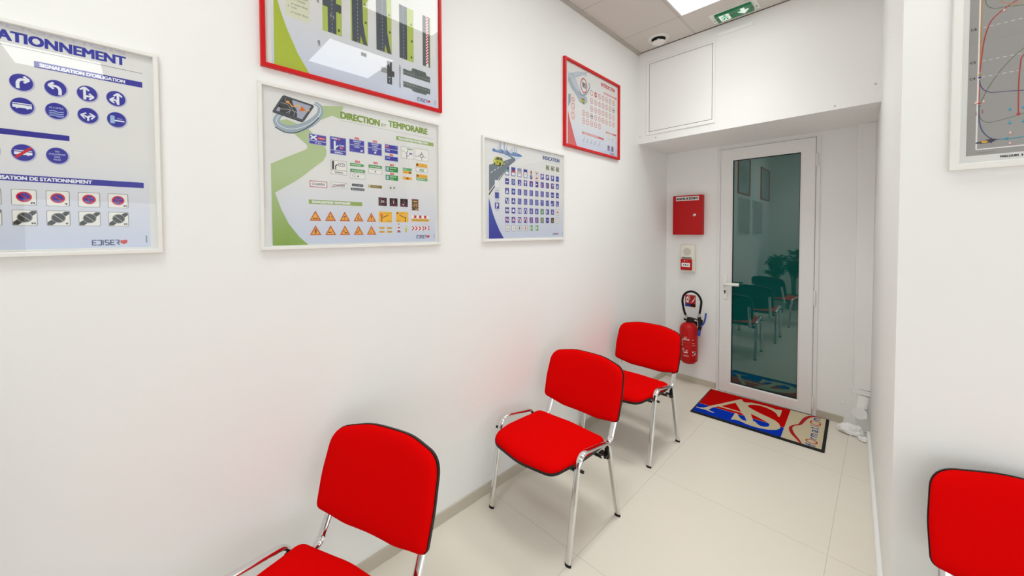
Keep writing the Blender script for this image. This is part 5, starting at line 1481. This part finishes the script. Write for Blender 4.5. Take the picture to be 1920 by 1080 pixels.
# --- motorcycle course poster on the wall to the right
def paint_course(a):
    W, H = 64.0, 86.0
    GY = '#9f9d9b'
    a.rect(2.2, 2.2, W - 2.2, H - 2.2, '#e6e6e4'); a.L = 2
    a.rect(3.6, 4.5, W - 3.6, H - 6, GY); a.L = 3
    for P in ([(5.7, 6.4), (W - 6, 6.4)], [(5.7, 6.4), (5.7, H - 9)], [(W - 6, 6.4), (W - 6, H - 9)]): a.line(P, .35, '#eceae8')
    a.rect(5.9, 5.2, 9.4, 5.45, '#8d8b89')
    for s, v in (('C4', 29.4), ('C5', 34.6), ('C6', 45.2)):
        a.text(s, 3.95, v - .35, 5.15, v + .45, '#2c2c2e', .02)
        u = 6.4
        while u < W - 8:
            a.rect(u, v - .1 + (.1 if s == 'C4' else 0), u + .75, v + .08 + (.1 if s == 'C4' else 0), '#d9d8d4'); u += 1.35
    OR, RD, BL, GN, CY = '#b98a4e', '#b03a38', '#3a4270', '#63755a', '#1d8fb0'
    a.L = 4; a.rect(5.85, 30.6, 6.15, H - 12, OR)
    a.stroke([(6.0, 31.3), (6.3, 36.3), (6.8, 41.9), (7.9, 46.5), (9.8, 48.9), (11.7, 50.4), (14.5, 51.8), (22, 54)], .28, RD, 6)
    a.stroke([(6.6, 56.0), (6.75, 53.6), (7.1, 51.9), (8.5, 50.4), (10.7, 50.0), (13.9, 49.2), (20, 48)], .2, GN, 6)
    a.stroke([(9.6, 52.2), (11.5, 50.6), (13.9, 50.1), (20, 51)], .22, '#c08a5a', 6)
    a.L = 5; a.stroke([(20, 40.5), (14.2, 35.9), (10.4, 31.0), (7.9, 26.0), (6.4, 21.6)], .2, GN, 6)
    a.stroke([(6.0, 28.7), (6.2, 27.0), (7.0, 25.2), (8.5, 24.1), (11.4, 23.7), (14.4, 23.2), (22, 22)], .22, BL, 6)
    a.line([(6.0, 28.7), (6.0, 21.8)], .2, RD)
    a.stroke([(18, 37), (14.4, 34.0), (13.8, 31.0), (13.6, 24.9), (13.7, 16.4)], .28, RD, 6); a.poly([(13.2, 16.4), (14.2, 16.4), (13.7, 15.5)], '#c4242c')
    a.stroke([(6.1, 19.6), (6.3, 16.6), (7.7, 14.8), (10.0, 14.9), (13.7, 15.8), (20, 18)], .2, GN, 6)
    a.stroke([(6.0, 20.0), (6.2, 15.2), (7.0, 11.9), (8.5, 9.6), (10.2, 8.9)], .28, '#46507e', 6)
    a.stroke([(10.0, 9.0), (11.4, 8.9), (14.0, 8.9), (18, 9.6), (24, 10.8)], .25, CY, 6); a.L = 6; a.poly([(10.6, 8.9), (12.0, 9.3), (12.0, 8.5)], CY)
    a.ell(6.0, 30.3, .32, .3, '#b98324', 12); a.ell(6.0, 29.5, .36, .34, '#2c3570', 12); a.ell(6.05, 21.2, .33, .32, '#c0202a', 12); a.poly([(5.7, 20.2), (6.4, 20.2), (6.05, 20.8)], '#3a4270')
    # motorcycle from above
    a.blob([(5.7, 8.6), (6.6, 8.9), (7.8, 9.3), (8.8, 9.3), (9.4, 9.2), (9.6, 8.9), (9.0, 8.4), (7.8, 8.2), (6.6, 8.2)], '#25263a', 3); a.L = 7; a.ell(7.35, 8.65, .72, .4, '#dba520', 14); a.ell(5.9, 8.5, .42, .22, '#1c1c24', 10); a.line([(8.7, 8.0), (8.6, 9.8)], .22, '#2a2b52')
    for u, v in ((12.1, 17.6), (12.2, 13.4), (14.6, 17.6), (14.7, 13.4)): mini_cone(a, u, v, '#1c7f9e', '#3aa5c4')
    for u, v in ((12.3, 10.2), (12.3, 7.0), (5.3, 21.1), (6.9, 21.2), (10.4, 48.6)): mini_cone(a, u, v, '#b56a50', '#e6cfc0')
    for u, v in ((5.5, 17.6), (6.8, 17.9)): a.L = 6; a.line([(u, v), (u, v + 1.1)], .14, '#b03a38'); a.line([(u - .2, v), (u + .2, v)], .12, '#b03a38')
    a.L = 4; a.text('PARCOURS', 10.5, 3.15, 14.1, 3.85, '#232325', .03); a.text('1', 14.55, 3.15, 14.85, 3.85, '#232325', .03)


def mini_cone(a, u, v, c1, c2):
    a.L = 6; a.ell(u, v + .1, .42, .17, c1, 12); a.L = 7; a.poly([(u - .28, v + .15), (u + .28, v + .15), (u + .06, v + .95), (u - .06, v + .95)], c2)


def paint_priority(a):
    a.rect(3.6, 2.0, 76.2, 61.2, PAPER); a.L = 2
    a.poly([(4.4, 1.8), (16.6, 1.8), (9, 16), (4.6, 34)], '#8fa0b0')
    for r in range(4):
        for k in range(7):
            u, v = 22 + k * 7.4, 12 + r * 9.6
            a.L = 2; a.poly([(u - 2.4, v - 2), (u + 2.4, v - 2), (u, v + 2.2)], '#c23038'); a.L = 3; a.poly([(u - 1.5, v - 1.5), (u + 1.5, v - 1.5), (u, v + 1.2)], '#ecebe8')


poster('framed_poster', 'white-framed parking sign poster headed STATIONNEMENT, cut by the left edge of the photo', -.745, 1.485, WFRAME, paint_parking, fw=1.3)
poster('framed_poster', 'red-framed road marking poster with green roads, cut by the top edge of the photo', .320, 2.165, REDFRAME, paint_roads, fw=1.55)
poster('framed_poster', 'white-framed poster headed DIRECTION ET TEMPORAIRE with a green ribbon', .308, 1.482, WFRAME, paint_direction, fw=1.3)
poster('framed_poster', 'white-framed poster headed INDICATION with a yellow car and rows of blue signs', 1.385, 1.490, WFRAME, paint_indication, w=77.2, h=61.2, fw=1.4)
poster('framed_poster', 'red-framed poster headed INTERDICTION with rows of round red signs', 2.150, 2.165, REDFRAME, paint_prohibition, w=78.0, h=63.5, fw=1.8, deep=.022)
poster('framed_poster', 'red-framed poster high on the left wall nearest the back wall', -1.37, 2.165, REDFRAME, paint_priority, fw=1.7)
poster('framed_poster', 'white-framed grey motorcycle course poster on the wall to the right', 0, 0, WFRAME, paint_course, w=64, h=86, fw=2.2, deep=.020, rot=((1.789, W_Y, 1.7475), (0, 0, -pi / 2)))

# ================================================================== POTTED PALMS by the back wall (seen in the door glass)
def palm(label, x, y, h, seed):
    t = thing('potted_palm', label, 'potted plant', (x, y, 0), 0, 'potted palms by the back wall')
    b = bmesh.new(); lathe(b, [(0, 0), (.12, 0), (.155, .26), (.165, .265), (.165, .29), (.150, .29), (.145, .25), (0, .25)], 28)
    obj('pot', b, mat('pot_grey', (.25, .24, .23), .5), t, smooth=True)
    rn = random.Random(seed)
    b = bmesh.new(); s_ = bmesh.new()
    for k in range(26):
        an = 2 * pi * k / 26 + rn.uniform(-.2, .2)
        L_ = h * rn.uniform(.55, .95); sp = rn.uniform(.05, .155)
        P = spline([(.03 * cos(an), .03 * sin(an), .25), (.35 * sp * cos(an), .35 * sp * sin(an), .25 + L_ * .55), (.8 * sp * cos(an), .8 * sp * sin(an), .25 + L_ * .9), (1.25 * sp * cos(an), 1.25 * sp * sin(an), .25 + L_ * .86)], 7)
        sweep(s_, P, .004, .004, side=Vector((0, 0, 1)), seg=5)
        for i in range(8, len(P) - 1):
            d = (P[i + 1] - P[i]).normalized()
            sd = d.cross(Vector((0, 0, 1))).normalized()
            ll = .12 * sin(pi * (.15 + .8 * (i - 8) / (len(P) - 9)))
            for q in (-1, 1):
                p0 = P[i]; e = (sd * q * .8 + d * .6 - Vector((0, 0, .25))).normalized()
                m_ = p0 + e * ll * .5 + Vector((0, 0, .012)); tip = p0 + e * ll
                wv = d * .009
                v_ = [b.verts.new(z) for z in (p0, m_ - wv, tip, m_ + wv)]
                b.faces.new((v_[0], v_[1], v_[2])); b.faces.new((v_[0], v_[2], v_[3]))
    fo = obj('foliage', b, mat('palm_green', (.045, .11, .03), .5), t)
    obj('stems', s_, mat('palm_stem', (.12, .16, .05), .5), t, smooth=True)
    return t


palm('bushy potted palm by the back wall, the one nearer the left wall', .26, -.62, .98, 4)
palm('taller potted palm by the back wall, the one farther from the left wall', .48, -1.12, 1.06, 9)
